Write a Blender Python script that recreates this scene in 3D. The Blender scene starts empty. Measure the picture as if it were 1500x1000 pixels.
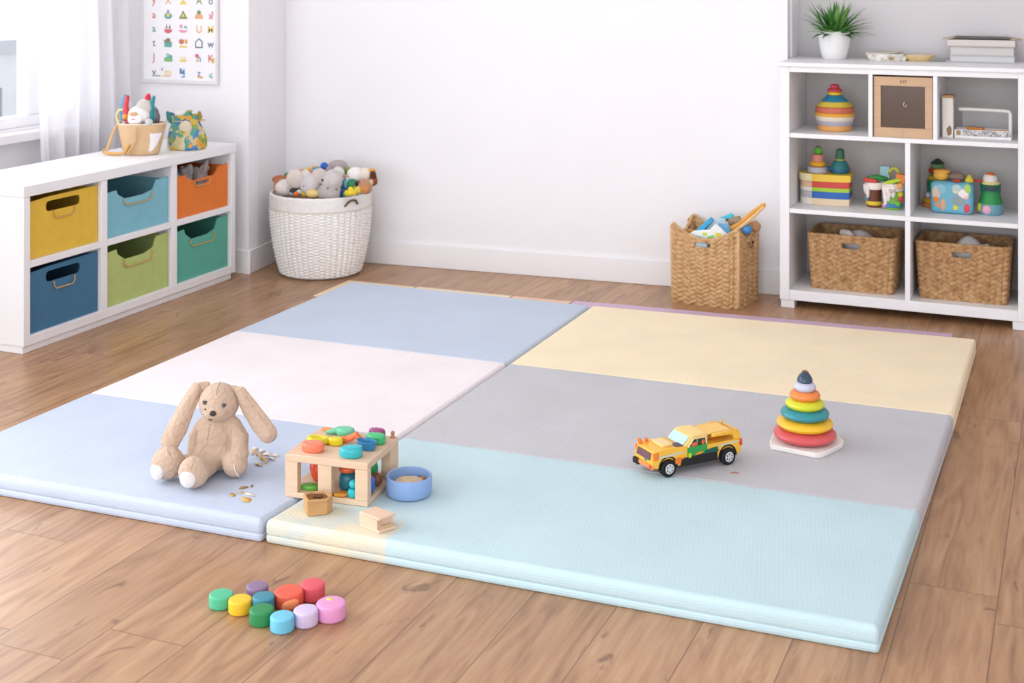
import bpy, bmesh, math, random
from math import sin, cos, pi, radians, atan, atan2, sqrt, hypot
from mathutils import Vector, Matrix, Euler
random.seed(11)
S = bpy.context.scene
C = S.collection

# ------------------------------------------------------------------ camera
CAMH, FPX, HOR = 1.5, 1976.0, -45.0
YAW = atan(840 / 1976.0)
cd = bpy.data.cameras.new('camera'); cam = bpy.data.objects.new('camera', cd); C.objects.link(cam)
cam.location = (0, 0, CAMH); cam.rotation_euler = (pi / 2, 0, YAW)
cd.sensor_width = 36; cd.lens = FPX / 1500 * 36; cd.shift_y = -(500 - HOR) / 1500
cd.clip_start = .05; cd.clip_end = 100
cd.dof.use_dof = True; cd.dof.focus_distance = 4.0; cd.dof.aperture_fstop = 5.6
S.camera = cam
FW = (-sin(YAW), cos(YAW)); RT = (cos(YAW), sin(YAW))
def flr(px, py, z=0.0):
    d = FPX * (CAMH - z) / (py - HOR); u = (px - 750) / FPX * d
    return Vector((RT[0] * u + FW[0] * d, RT[1] * u + FW[1] * d, z))
def at(px, py, Y):
    u = (px - 750) / FPX; t = Y / (RT[1] * u + FW[1])
    return Vector(((RT[0] * u + FW[0]) * t, Y, CAMH - (py - HOR) / FPX * t))

# ------------------------------------------------------------------ materials
def lin(h):
    h = h.lstrip('#')
    f = lambda c: c / 12.92 if c <= .04045 else ((c + .055) / 1.055) ** 2.4
    return tuple(f(int(h[i:i + 2], 16) / 255) for i in (0, 2, 4)) + (1,)
_mc = {}
def mat(col, rough=.6, var=.0, vs=12, bump=0., bs=150, spec=.4, sheen=0., metal=0., stretch=(1, 1, 1), trans=0., alpha=1.):
    key = (col, rough, var, vs, bump, bs, spec, sheen, metal, stretch, trans, alpha)
    if key in _mc: return _mc[key]
    m = bpy.data.materials.new('paint_' + col); m.use_nodes = True
    nt = m.node_tree; N = nt.nodes; L = nt.links; b = N['Principled BSDF']
    b.inputs['Roughness'].default_value = rough; b.inputs['Specular IOR Level'].default_value = spec
    b.inputs['Metallic'].default_value = metal; b.inputs['Sheen Weight'].default_value = sheen
    b.inputs['Transmission Weight'].default_value = trans; b.inputs['Alpha'].default_value = alpha
    c = lin(col); b.inputs['Base Color'].default_value = c
    tc = N.new('ShaderNodeTexCoord'); mp = N.new('ShaderNodeMapping'); mp.inputs['Scale'].default_value = stretch
    L.new(tc.outputs['Object'], mp.inputs['Vector'])
    v = var if var > 0 else .02
    n = N.new('ShaderNodeTexNoise'); n.inputs['Scale'].default_value = vs; n.inputs['Detail'].default_value = 4
    L.new(mp.outputs['Vector'], n.inputs['Vector'])
    r = N.new('ShaderNodeValToRGB')
    r.color_ramp.elements[0].position = .3; r.color_ramp.elements[1].position = .7
    r.color_ramp.elements[0].color = tuple(x * (1 - v) for x in c[:3]) + (1,)
    r.color_ramp.elements[1].color = tuple(min(1, x * (1 + v)) for x in c[:3]) + (1,)
    L.new(n.outputs['Fac'], r.inputs['Fac']); L.new(r.outputs['Color'], b.inputs['Base Color'])
    if bump:
        n2 = N.new('ShaderNodeTexNoise'); n2.inputs['Scale'].default_value = bs; n2.inputs['Detail'].default_value = 3
        L.new(mp.outputs['Vector'], n2.inputs['Vector'])
        bp = N.new('ShaderNodeBump'); bp.inputs['Strength'].default_value = bump; bp.inputs['Distance'].default_value = .004
        L.new(n2.outputs['Fac'], bp.inputs['Height']); L.new(bp.outputs['Normal'], b.inputs['Normal'])
    _mc[key] = m; return m
def plush(col): return mat(col, .95, .06, 18, .35, 120, .1, .25)
def wood(col): return mat(col, .55, .07, 9, .08, 90, .3, 0, 0, (1, 1, 5))
def gloss(col): return mat(col, .32, .02, 10, 0, 1, .5)
def satin(col): return mat(col, .5, .02, 10, .03, 80, .4)
def cloth(col): return mat(col, .9, .04, 25, .25, 500, .15)
WHITE = mat('f3f2f4', .42, .01, 6, 0, 1, .4)
WALL = mat('f5f3f5', .85, .008, 3, .03, 250, .2)
TRIM = mat('f6f4f6', .45, .01, 3, 0, 1, .4)

def node_mat(name):
    m = bpy.data.materials.new(name); m.use_nodes = True
    return m, m.node_tree.nodes, m.node_tree.links, m.node_tree.nodes['Principled BSDF']

def floor_material():
    m, N, L, b = node_mat('oak_planks')
    b.inputs['Roughness'].default_value = .34; b.inputs['Specular IOR Level'].default_value = .6
    tc = N.new('ShaderNodeTexCoord'); sp = N.new('ShaderNodeSeparateXYZ'); L.new(tc.outputs['Object'], sp.inputs[0])
    def mth(op, a, bb=None):
        n = N.new('ShaderNodeMath'); n.operation = op
        for i, q in enumerate((a, bb)):
            if q is None: continue
            if isinstance(q, (int, float)): n.inputs[i].default_value = q
            else: L.new(q, n.inputs[i])
        return n.outputs[0]
    xs = mth('DIVIDE', mth('ADD', sp.outputs[0], 2.66 + .2057 * 20), .2057)
    row = mth('FLOOR', xs); fx = mth('SUBTRACT', xs, row)
    ro = N.new('ShaderNodeTexWhiteNoise'); ro.noise_dimensions = '1D'; L.new(row, ro.inputs['W'])
    ys = mth('ADD', mth('DIVIDE', mth('ADD', sp.outputs[1], 8.0), 1.35), mth('MULTIPLY', ro.outputs['Value'], 1.0))
    col = mth('FLOOR', ys); fy = mth('SUBTRACT', ys, col)
    cell = N.new('ShaderNodeCombineXYZ'); L.new(row, cell.inputs[0]); L.new(col, cell.inputs[1])
    wn = N.new('ShaderNodeTexWhiteNoise'); wn.noise_dimensions = '3D'; L.new(cell.outputs[0], wn.inputs['Vector'])
    # grain
    off = N.new('ShaderNodeVectorMath'); off.operation = 'MULTIPLY_ADD'
    L.new(wn.outputs['Color'], off.inputs[0]); off.inputs[1].default_value = (9, 9, 9); L.new(tc.outputs['Object'], off.inputs[2])
    mp = N.new('ShaderNodeMapping'); mp.inputs['Scale'].default_value = (16, 2.0, 1); L.new(off.outputs[0], mp.inputs[0])
    n1 = N.new('ShaderNodeTexNoise'); n1.inputs['Scale'].default_value = 1.2; n1.inputs['Detail'].default_value = 7; n1.inputs['Distortion'].default_value = 1.4
    L.new(mp.outputs[0], n1.inputs['Vector'])
    mp2 = N.new('ShaderNodeMapping'); mp2.inputs['Scale'].default_value = (90, 4, 1); L.new(off.outputs[0], mp2.inputs[0])
    n2 = N.new('ShaderNodeTexNoise'); n2.inputs['Scale'].default_value = 1.; n2.inputs['Detail'].default_value = 4; L.new(mp2.outputs[0], n2.inputs['Vector'])
    r = N.new('ShaderNodeValToRGB'); cr = r.color_ramp
    cr.elements[0].position = .30; cr.elements[0].color = lin('8d6546')
    cr.elements[1].position = .70; cr.elements[1].color = lin('bf9873')
    e = cr.elements.new(.5); e.color = lin('ae845f')
    mixf = mth('ADD', mth('MULTIPLY', n1.outputs['Fac'], .7), mth('MULTIPLY', n2.outputs['Fac'], .3))
    L.new(mixf, r.inputs['Fac'])
    # knots
    mp3 = N.new('ShaderNodeMapping'); mp3.inputs['Scale'].default_value = (7, 2.2, 1); L.new(off.outputs[0], mp3.inputs[0])
    n3 = N.new('ShaderNodeTexNoise'); n3.inputs['Scale'].default_value = 1.5; n3.inputs['Detail'].default_value = 6; n3.inputs['Distortion'].default_value = 2.5
    L.new(mp3.outputs[0], n3.inputs['Vector'])
    rk = N.new('ShaderNodeValToRGB'); rk.color_ramp.elements[0].position = .64; rk.color_ramp.elements[1].position = .72
    L.new(n3.outputs['Fac'], rk.inputs['Fac'])
    mk = N.new('ShaderNodeMix'); mk.data_type = 'RGBA'; mk.inputs[7].default_value = lin('6a462c')
    L.new(mth('MULTIPLY', rk.outputs['Color'], .75), mk.inputs[0]); L.new(r.outputs['Color'], mk.inputs[6])
    hv = N.new('ShaderNodeHueSaturation'); L.new(mk.outputs[2], hv.inputs['Color'])
    L.new(mth('ADD', mth('MULTIPLY', wn.outputs['Value'], .16), .94), hv.inputs['Value'])
    # joints
    ex = mth('MINIMUM', fx, mth('SUBTRACT', 1.0, fx)); ey = mth('MINIMUM', fy, mth('SUBTRACT', 1.0, fy))
    jx = mth('LESS_THAN', ex, .0075); jy = mth('LESS_THAN', ey, .0012); j = mth('MAXIMUM', jx, jy)
    mj = N.new('ShaderNodeMix'); mj.data_type = 'RGBA'; mj.inputs[7].default_value = lin('684629')
    L.new(mth('MULTIPLY', j, .75), mj.inputs[0]); L.new(hv.outputs['Color'], mj.inputs[6])
    L.new(mj.outputs[2], b.inputs['Base Color'])
    bp = N.new('ShaderNodeBump'); bp.inputs['Strength'].default_value = .25; bp.inputs['Distance'].default_value = .002
    L.new(mth('SUBTRACT', mth('MULTIPLY', n2.outputs['Fac'], .4), j), bp.inputs['Height']); L.new(bp.outputs['Normal'], b.inputs['Normal'])
    return m

def mat_fabric(col, patch=False):
    m, N, L, b = node_mat('mat_cover_' + col)
    b.inputs['Roughness'].default_value = .75; b.inputs['Specular IOR Level'].default_value = .25
    tc = N.new('ShaderNodeTexCoord')
    n = N.new('ShaderNodeTexNoise'); n.inputs['Scale'].default_value = 5; L.new(tc.outputs['Object'], n.inputs['Vector'])
    r = N.new('ShaderNodeValToRGB'); c = lin(col)
    r.color_ramp.elements[0].position = .3; r.color_ramp.elements[1].position = .7
    r.color_ramp.elements[0].color = tuple(x * .97 for x in c[:3]) + (1,)
    r.color_ramp.elements[1].color = tuple(min(1, x * 1.03) for x in c[:3]) + (1,)
    L.new(n.outputs['Fac'], r.inputs['Fac']); out = r.outputs['Color']
    if patch:
        sp = N.new('ShaderNodeSeparateXYZ'); L.new(tc.outputs['Object'], sp.inputs[0])
        nz = N.new('ShaderNodeTexNoise'); nz.inputs['Scale'].default_value = 14; nz.inputs['Detail'].default_value = 4
        L.new(tc.outputs['Object'], nz.inputs['Vector'])
        def mr(a, lo, hi, k):
            s = N.new('ShaderNodeMath'); s.operation = 'MULTIPLY_ADD'; L.new(nz.outputs['Fac'], s.inputs[0]); s.inputs[1].default_value = k; L.new(a, s.inputs[2])
            q = N.new('ShaderNodeMapRange'); q.interpolation_type = 'SMOOTHSTEP'; L.new(s.outputs[0], q.inputs[0]); q.inputs[1].default_value = lo; q.inputs[2].default_value = hi
            q.inputs[3].default_value = 1; q.inputs[4].default_value = 0; return q.outputs[0]
        mu = N.new('ShaderNodeMath'); mu.operation = 'MULTIPLY'
        L.new(mr(sp.outputs[0], .318, .332, .012), mu.inputs[0]); L.new(mr(sp.outputs[1], .13, .30, .14), mu.inputs[1])
        st = N.new('ShaderNodeTexNoise'); st.inputs['Scale'].default_value = 9; st.inputs['Detail'].default_value = 3
        L.new(tc.outputs['Object'], st.inputs['Vector'])
        rc = N.new('ShaderNodeValToRGB'); rc.color_ramp.elements[0].position = .36; rc.color_ramp.elements[1].position = .62
        rc.color_ramp.elements[0].color = lin('ccd6d2'); rc.color_ramp.elements[1].color = lin('e4dcc2')
        L.new(st.outputs['Fac'], rc.inputs['Fac'])
        mx = N.new('ShaderNodeMix'); mx.data_type = 'RGBA'; L.new(mu.outputs[0], mx.inputs[0]); L.new(out, mx.inputs[6]); L.new(rc.outputs['Color'], mx.inputs[7]); out = mx.outputs[2]
    L.new(out, b.inputs['Base Color'])
    hs = []
    for rot in (radians(28), radians(-62)):
        mp = N.new('ShaderNodeMapping'); mp.inputs['Rotation'].default_value = (1.1, .5, rot); L.new(tc.outputs['Object'], mp.inputs[0])
        w = N.new('ShaderNodeTexWave'); w.inputs['Scale'].default_value = 38; w.inputs['Distortion'].default_value = 2.6; w.inputs['Detail'].default_value = 2; w.inputs['Detail Scale'].default_value = 3
        L.new(mp.outputs[0], w.inputs['Vector']); hs.append(w.outputs['Fac'])
    a = N.new('ShaderNodeMath'); a.operation = 'MULTIPLY'; L.new(hs[0], a.inputs[0]); L.new(hs[1], a.inputs[1])
    bp = N.new('ShaderNodeBump'); bp.inputs['Strength'].default_value = .26; bp.inputs['Distance'].default_value = .0016
    wz = N.new('ShaderNodeTexWave'); wz.bands_direction = 'Z'; wz.inputs['Scale'].default_value = 48; wz.inputs['Distortion'].default_value = 2.2; wz.inputs['Detail'].default_value = 3; wz.inputs['Detail Scale'].default_value = .6
    L.new(tc.outputs['Object'], wz.inputs['Vector'])
    ad = N.new('ShaderNodeMath'); ad.operation = 'MULTIPLY_ADD'; ad.inputs[1].default_value = .9; L.new(wz.outputs['Fac'], ad.inputs[0]); L.new(a.outputs[0], ad.inputs[2])
    L.new(ad.outputs[0], bp.inputs['Height']); L.new(bp.outputs['Normal'], b.inputs['Normal'])
    return m

def pattern_material(cols, scale=14, seed=0., rough=.7):
    m, N, L, b = node_mat('patterned_cloth'); b.inputs['Roughness'].default_value = rough
    tc = N.new('ShaderNodeTexCoord'); mp = N.new('ShaderNodeMapping'); mp.inputs['Location'].default_value = (seed, seed * .7, 0); L.new(tc.outputs['Object'], mp.inputs[0])
    nz = N.new('ShaderNodeTexNoise'); nz.inputs['Scale'].default_value = scale * .8; L.new(mp.outputs[0], nz.inputs['Vector'])
    ad = N.new('ShaderNodeVectorMath'); ad.operation = 'MULTIPLY_ADD'; L.new(nz.outputs['Color'], ad.inputs[0]); ad.inputs[1].default_value = (.05, .05, .05); L.new(mp.outputs[0], ad.inputs[2])
    v = N.new('ShaderNodeTexVoronoi'); v.inputs['Scale'].default_value = scale; L.new(ad.outputs[0], v.inputs['Vector'])
    r = N.new('ShaderNodeValToRGB'); r.color_ramp.interpolation = 'CONSTANT'
    sx = N.new('ShaderNodeSeparateColor'); L.new(v.outputs['Color'], sx.inputs[0]); L.new(sx.outputs[0], r.inputs['Fac'])
    els = r.color_ramp.elements
    for i, c in enumerate(cols):
        e = els[i] if i < 2 else els.new(i / len(cols))
        e.position = i / len(cols); e.color = lin(c)
    L.new(r.outputs['Color'], b.inputs['Base Color']); return m

def weave_material(c0, c1):
    m, N, L, b = node_mat('woven_fibre'); b.inputs['Roughness'].default_value = .7; b.inputs['Specular IOR Level'].default_value = .3
    tc = N.new('ShaderNodeTexCoord')
    n = N.new('ShaderNodeTexNoise'); n.inputs['Scale'].default_value = 45; n.inputs['Detail'].default_value = 5; L.new(tc.outputs['Object'], n.inputs['Vector'])
    r = N.new('ShaderNodeValToRGB'); r.color_ramp.elements[0].position = .3; r.color_ramp.elements[1].position = .7
    r.color_ramp.elements[0].color = lin(c0); r.color_ramp.elements[1].color = lin(c1)
    L.new(n.outputs['Fac'], r.inputs['Fac']); L.new(r.outputs['Color'], b.inputs['Base Color'])
    n2 = N.new('ShaderNodeTexNoise'); n2.inputs['Scale'].default_value = 260; L.new(tc.outputs['Object'], n2.inputs['Vector'])
    bp = N.new('ShaderNodeBump'); bp.inputs['Strength'].default_value = .3; bp.inputs['Distance'].default_value = .002
    L.new(n2.outputs['Fac'], bp.inputs['Height']); L.new(bp.outputs['Normal'], b.inputs['Normal'])
    return m

# ------------------------------------------------------------------ mesh builder
class MB:
    def __init__(s): s.v = []; s.f = []; s.k = []
    def add(s, vs, fs, k=0, M=None):
        o = len(s.v); s.v += [tuple(M @ Vector(p)) if M else tuple(p) for p in vs]
        s.f += [tuple(i + o for i in f) for f in fs]; s.k += [k] * len(fs); return s
    def box(s, c, d, rot=(0, 0, 0), k=0, taper=1.0):
        x, y, z = d[0] / 2, d[1] / 2, d[2] / 2; t = taper
        vs = [(-x, -y, -z), (x, -y, -z), (x, y, -z), (-x, y, -z), (-x * t, -y * t, z), (x * t, -y * t, z), (x * t, y * t, z), (-x * t, y * t, z)]
        fs = [(3, 2, 1, 0), (4, 5, 6, 7), (0, 1, 5, 4), (1, 2, 6, 5), (2, 3, 7, 6), (3, 0, 4, 7)]
        return s.add(vs, fs, k, Matrix.Translation(c) @ Euler(rot).to_matrix().to_4x4())
    def bb(s, x0, x1, y0, y1, z0, z1, k=0): return s.box(((x0 + x1) / 2, (y0 + y1) / 2, (z0 + z1) / 2), (x1 - x0, y1 - y0, z1 - z0), k=k)
    def ell(s, c, r, rot=(0, 0, 0), seg=20, ring=12, k=0, lump=0., seed=0):
        if isinstance(r, (int, float)): r = (r, r, r)
        rn = random.Random(seed); ph = [rn.uniform(0, 6) for _ in range(6)]
        vs = [(0, 0, -1)]; fs = []
        for i in range(1, ring):
            a = -pi / 2 + pi * i / ring
            for j in range(seg):
                b = 2 * pi * j / seg; vs.append((cos(a) * cos(b), cos(a) * sin(b), sin(a)))
        vs.append((0, 0, 1)); n = len(vs) - 1
        if lump: vs = [tuple(q * (1 + lump * (sin(3 * p[0] + ph[0]) * sin(4 * p[1] + ph[1]) + .6 * sin(5 * p[2] + ph[2] + 3 * p[0]))) for q in p) for p in vs]
        vs = [(p[0] * r[0], p[1] * r[1], p[2] * r[2]) for p in vs]
        for j in range(seg):
            q = (j + 1) % seg; fs.append((0, 1 + q, 1 + j)); fs.append((n, n - seg + j, n - seg + q))
            for i in range(ring - 2): a = 1 + i * seg; fs.append((a + j, a + q, a + seg + q, a + seg + j))
        return s.add(vs, fs, k, Matrix.Translation(c) @ Euler(rot).to_matrix().to_4x4())
    def lathe(s, prof, c=(0, 0, 0), seg=32, k=0, sx=1, sy=1, rot=(0, 0, 0), caps=True, fn=None):
        vs = []; fs = []
        for r, z in prof:
            for j in range(seg):
                a = 2 * pi * j / seg; q = r * (fn(a, z) if fn else 1); vs.append((q * cos(a) * sx, q * sin(a) * sy, z))
        for i in range(len(prof) - 1):
            for j in range(seg):
                q = (j + 1) % seg; a = i * seg; fs.append((a + j, a + q, a + seg + q, a + seg + j))
        if caps:
            fs.append(tuple(range(seg - 1, -1, -1))); o = (len(prof) - 1) * seg; fs.append(tuple(range(o, o + seg)))
        return s.add(vs, fs, k, Matrix.Translation(c) @ Euler(rot).to_matrix().to_4x4())
    def puck(s, c, r, h, rnd=.2, k=0, sx=1, sy=1, rot=(0, 0, 0), seg=28, taper=1.):
        b = h * rnd; P = [(r - b, 0)]
        for i in range(1, 5): a = pi / 2 * i / 4; P.append((r - b + b * sin(a), b - b * cos(a)))
        for i in range(0, 5): a = pi / 2 * i / 4; P.append(((r * taper - b + b * cos(a)), h - b + b * sin(a)))
        return s.lathe(P, c, seg, k, sx, sy, rot)
    def torus(s, c, R, r, k=0, rz=None, seg=32, ring=14, rot=(0, 0, 0)):
        rz = rz or r
        P = [(R + r * cos(2 * pi * i / ring), rz * sin(2 * pi * i / ring)) for i in range(ring + 1)]
        return s.lathe(P, c, seg, k, rot=rot, caps=False)
    def tube(s, pts, rad, seg=10, k=0, flat=1.0, up=(0, 0, 1), closed=False, rnd=True):
        pts = [Vector(p) for p in pts]; n = len(pts)
        rad = [rad] * n if isinstance(rad, (int, float)) else list(rad)
        if rnd and not closed:
            t0 = (pts[0] - pts[1]).normalized(); t1 = (pts[-1] - pts[-2]).normalized(); a, b = rad[0], rad[-1]
            pts = [pts[0] + t0 * a, pts[0] + t0 * a * .7] + pts + [pts[-1] + t1 * b * .7, pts[-1] + t1 * b]
            rad = [a * .05, a * .7] + rad + [b * .7, b * .05]; n = len(pts)
        vs = []; fs = []; up = Vector(up)
        for i, p in enumerate(pts):
            if closed: t = pts[(i + 1) % n] - pts[i - 1]
            else: t = pts[min(i + 1, n - 1)] - pts[max(i - 1, 0)]
            t.normalize(); a = up - t * up.dot(t)
            if a.length < 1e-4: a = Vector((1, 0, 0)) - t * t.x
            a.normalize(); b = t.cross(a)
            for j in range(seg):
                w = 2 * pi * j / seg; vs.append(p + a * (cos(w) * rad[i] * flat) + b * (sin(w) * rad[i]))
        for i in range(n if closed else n - 1):
            for j in range(seg):
                q = (j + 1) % seg; x = i * seg; y = ((i + 1) % n) * seg; fs.append((x + j, x + q, y + q, y + j))
        if not closed: fs.append(tuple(range(seg - 1, -1, -1))); o = (n - 1) * seg; fs.append(tuple(range(o, o + seg)))
        return s.add(vs, fs, k)
    def prism(s, out, z0, z1, M=None, k=0, ks=None):
        n = len(out); vs = [(x, y, z0) for x, y in out] + [(x, y, z1) for x, y in out]
        s.add(vs, [tuple(range(n - 1, -1, -1)), tuple(range(n, 2 * n))] + [(i, (i + 1) % n, n + (i + 1) % n, n + i) for i in range(n)], k, M)
        if ks:
            for i in range(n): s.k[-n + i] = ks[i]
        return s
    def grid(s, nu, nv, fn, k=0, keep=None, wrap=False):
        vs = [fn(i / (nu if wrap else nu - 1), j / (nv - 1)) for j in range(nv) for i in range(nu)]
        fs = []
        for j in range(nv - 1):
            for i in range(nu if wrap else nu - 1):
                q = (i + 1) % nu
                if keep and not keep((i + .5) / (nu if wrap else nu - 1), (j + .5) / (nv - 1)): continue
                fs.append((j * nu + i, j * nu + q, (j + 1) * nu + q, (j + 1) * nu + i))
        return s.add(vs, fs, k)
    def mesh(s, name, mats, sharp=35):
        me = bpy.data.meshes.new(name); me.from_pydata(s.v, [], s.f)
        for m in mats: me.materials.append(m)
        me.polygons.foreach_set('material_index', s.k); me.update()
        b = bmesh.new(); b.from_mesh(me); bmesh.ops.recalc_face_normals(b, faces=b.faces); b.to_mesh(me); b.free()
        me.shade_smooth(); me.set_sharp_from_angle(angle=radians(sharp)); return me
def obj(name, mb, mats, parent=None, bev=0., seg=2, sub=0, label=None, sharp=35, solid=0.):
    mats = mats if isinstance(mats, (list, tuple)) else [mats]
    o = bpy.data.objects.new(name, mb.mesh(name, mats, sharp)); C.objects.link(o)
    if parent: o.parent = parent
    if solid: md = o.modifiers.new('thickness', 'SOLIDIFY'); md.thickness = solid; md.offset = 0
    if bev: md = o.modifiers.new('bevel', 'BEVEL'); md.width = bev; md.segments = seg; md.limit_method = 'ANGLE'; md.angle_limit = radians(40)
    if sub: md = o.modifiers.new('smooth', 'SUBSURF'); md.levels = sub; md.render_levels = sub
    if label: o['label'] = label
    return o
def tag(o, label, cat, group=None, kind=None):
    if label: o['label'] = label
    if cat: o['category'] = cat
    if group: o['group'] = group
    if kind: o['kind'] = kind
    return o
def thing(name, label, cat, loc=(0, 0, 0), rz=0., group=None):
    o = bpy.data.objects.new(name, None); C.objects.link(o); o.empty_display_size = .05
    o.location = loc; o.rotation_euler = (0, 0, rz); return tag(o, label, cat, group)
def solo(name, mb, mats, label, cat, loc=(0, 0, 0), rz=0., group=None, **kw):
    o = obj(name, mb, mats, **kw); o.location = loc; o.rotation_euler = (0, 0, rz); return tag(o, label, cat, group)
def struct(name, mb, m, parent=None, **kw):
    o = obj(name, mb, m, parent, **kw)
    if not parent: o['kind'] = 'structure'
    return o
def MX(c=(0, 0, 0), rot=(0, 0, 0)): return Matrix.Translation(c) @ Euler(rot).to_matrix().to_4x4()
XZ = Matrix(((1, 0, 0, 0), (0, 0, -1, 0), (0, 1, 0, 0), (0, 0, 0, 1)))      # outline x,y -> x,z ; extrusion -> -y
def rrect(x0, x1, y0, y1, r, n=6):
    P = []
    for cx, cy, a in ((x1 - r, y0 + r, -90), (x1 - r, y1 - r, 0), (x0 + r, y1 - r, 90), (x0 + r, y0 + r, 180)):
        for i in range(n + 1): t = radians(a + 90 * i / n); P.append((cx + r * cos(t), cy + r * sin(t)))
    return P
def plate(name, outline, holes, th, M, mats, parent, k=None):
    """A flat board cut to an outline with holes, th thick."""
    cu = bpy.data.curves.new(name, 'CURVE'); cu.dimensions = '2D'; cu.fill_mode = 'BOTH'; cu.extrude = th / 2
    for ring in [outline] + holes:
        sp = cu.splines.new('POLY'); sp.points.add(len(ring) - 1); sp.use_cyclic_u = True
        for p, q in zip(sp.points, ring): p.co = (q[0], q[1], 0, 1)
    t = bpy.data.objects.new('t', cu); C.objects.link(t)
    dg = bpy.context.evaluated_depsgraph_get(); dg.update(); me = bpy.data.meshes.new_from_object(t.evaluated_get(dg))
    bpy.data.objects.remove(t)
    me.transform(M); me.materials.clear(); me.materials.append(mats); me.name = name
    b = bmesh.new(); b.from_mesh(me); bmesh.ops.remove_doubles(b, verts=b.verts, dist=1e-5); bmesh.ops.recalc_face_normals(b, faces=b.faces); b.to_mesh(me); b.free()
    me.shade_smooth(); me.set_sharp_from_angle(angle=radians(35))
    o = bpy.data.objects.new(name, me); C.objects.link(o)
    if parent: o.parent = parent
    return o
def glyphs(items, M, mats):
    """items: (text, x, y, size, material index); flat raised lettering merged in one mesh builder."""
    mb = MB()
    for tx, x, y, sz, k in items:
        cu = bpy.data.curves.new('g', 'FONT'); cu.body = tx; cu.size = sz; cu.extrude = .0004; cu.align_x = 'CENTER'; cu.resolution_u = 3; cu.offset = sz * .012
        t = bpy.data.objects.new('g', cu); C.objects.link(t)
        dg = bpy.context.evaluated_depsgraph_get(); dg.update(); me = bpy.data.meshes.new_from_object(t.evaluated_get(dg))
        mb.add([(v.co.x + x, v.co.y + y, v.co.z) for v in me.vertices], [tuple(p.vertices) for p in me.polygons], k, M)
        bpy.data.objects.remove(t); bpy.data.meshes.remove(me)
    return mb

# ------------------------------------------------------------------ the room
struct('floor', MB().bb(-5.0, 2.2, -.6, 6.8, -.05, 0), floor_material())
PA, PB, PC = (-3.795, 5.61), (-3.85, 6.035), (-1.262, 6.21)
def wall(name, p, q, z0=0, z1=2.7, th=.08, flip=False, m=None):
    d = Vector((q[0] - p[0], q[1] - p[1])); d.normalize(); n = Vector((-d.y, d.x))
    mid = Vector(((p[0] + q[0]) / 2, (p[1] + q[1]) / 2))
    if (n.dot(mid - Vector((-1.5, 3))) < 0) != flip: n = -n
    P = [p, q, (q[0] + n.x * th, q[1] + n.y * th), (p[0] + n.x * th, p[1] + n.y * th)]
    struct(name, MB().prism(P, z0, z1), m or WALL); return n
def skirting(name, p, q, h=.118, th=.014):
    d = Vector((q[0] - p[0], q[1] - p[1])); L = d.length; d.normalize(); n = Vector((-d.y, d.x))
    mid = Vector(((p[0] + q[0]) / 2, (p[1] + q[1]) / 2))
    if n.dot(mid - Vector((-1.5, 3))) > 0: n = -n
    P = [p, q, (q[0] + n.x * th, q[1] + n.y * th), (p[0] + n.x * th, p[1] + n.y * th)]
    struct(name, MB().prism(P, 0.0, h), TRIM, bev=.004)
wall('wall_left_back', (-4.6, 5.61), PA)
wall('wall_left_return', (PA[0], PA[1] + .08), PB)
wall('wall_back', PB, PC)
wall('wall_right_return', (PC[0] + .005, PC[1] + .08), (-1.257, 6.46), flip=True)
wall('wall_right', (-1.262, 6.46), (1.2, 6.46), m=mat('dad6d7', .85, .01, 3, .03, 250, .2))  # greyer than the other walls: the alcove's shade is put into its colour
skirting('baseboard_left_back', (-4.6, 5.61), (PA[0] + .014, PA[1]))
skirting('baseboard_left_return', (PA[0], PA[1] - .014), PB)
skirting('baseboard_back', PB, PC)
struct('ceiling', MB().bb(-4.72, 1.28, -.6, 6.54, 2.7, 2.78), WALL)
struct('wall_right_side', MB().bb(1.2, 1.28, -.6, 6.46, 0, 2.7), WALL)
WY0, WY1, WZ0, WZ1 = 3.45, 5.36, .755, 2.15
w = MB().bb(-4.72, -4.6, 2.9, 5.61, 0, WZ0).bb(-4.72, -4.6, 2.9, 5.61, WZ1, 2.7).bb(-4.72, -4.6, 2.9, WY0, WZ0, WZ1).bb(-4.72, -4.6, WY1, 5.61, WZ0, WZ1)
struct('wall_left', w, WALL)
win = thing('window_1', None, None, (-4.65, (WY0 + WY1) / 2, WZ0)); win['kind'] = 'structure'
hw, hh = (WY1 - WY0) / 2, WZ1 - WZ0
fr = MB().bb(-.05, .03, -hw, hw, 0, .05).bb(-.05, .03, -hw, hw, hh - .05, hh).bb(-.05, .03, -hw, -hw + .05, .05, hh - .05).bb(-.05, .03, hw - .05, hw, .05, hh - .05).bb(-.05, .02, .60, .68, .05, hh - .05).bb(-.05, .02, -.40, -.34, .05, hh - .05)
obj('window_frame', fr, TRIM, win, bev=.004)
gm, N, L, b = node_mat('clear_glass')
tb = N.new('ShaderNodeBsdfTransparent'); gl = N.new('ShaderNodeBsdfGlossy'); gl.inputs['Roughness'].default_value = .02
mx = N.new('ShaderNodeMixShader'); mx.inputs[0].default_value = .06; L.new(tb.outputs[0], mx.inputs[1]); L.new(gl.outputs[0], mx.inputs[2]); L.new(mx.outputs[0], N['Material Output'].inputs[0])
GLASS = gm
for a, c in ((-hw + .05, -.40), (-.34, .60), (.68, hw - .05)): obj('pane', MB().bb(-.016, -.010, a, c, .05, hh - .05), GLASS, win)
obj('window_sill', MB().bb(.05, .13, -hw - .06, hw + .07, -.055, -.012), TRIM, win, bev=.004)
struct('ground', MB().bb(-10, -7.0, 5.5, 10, -3.05, -3), mat('d9d9d6', .9, .05, 4))
nb = thing('neighbouring_building', 'low pale grey building outside, seen through the window', 'building', (-8.5, 7.75, -3))
obj('wall', MB().bb(-.5, .5, -.85, .95, 0, 3.82), mat('d6d6d8', .9, .04, 3), nb)
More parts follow.
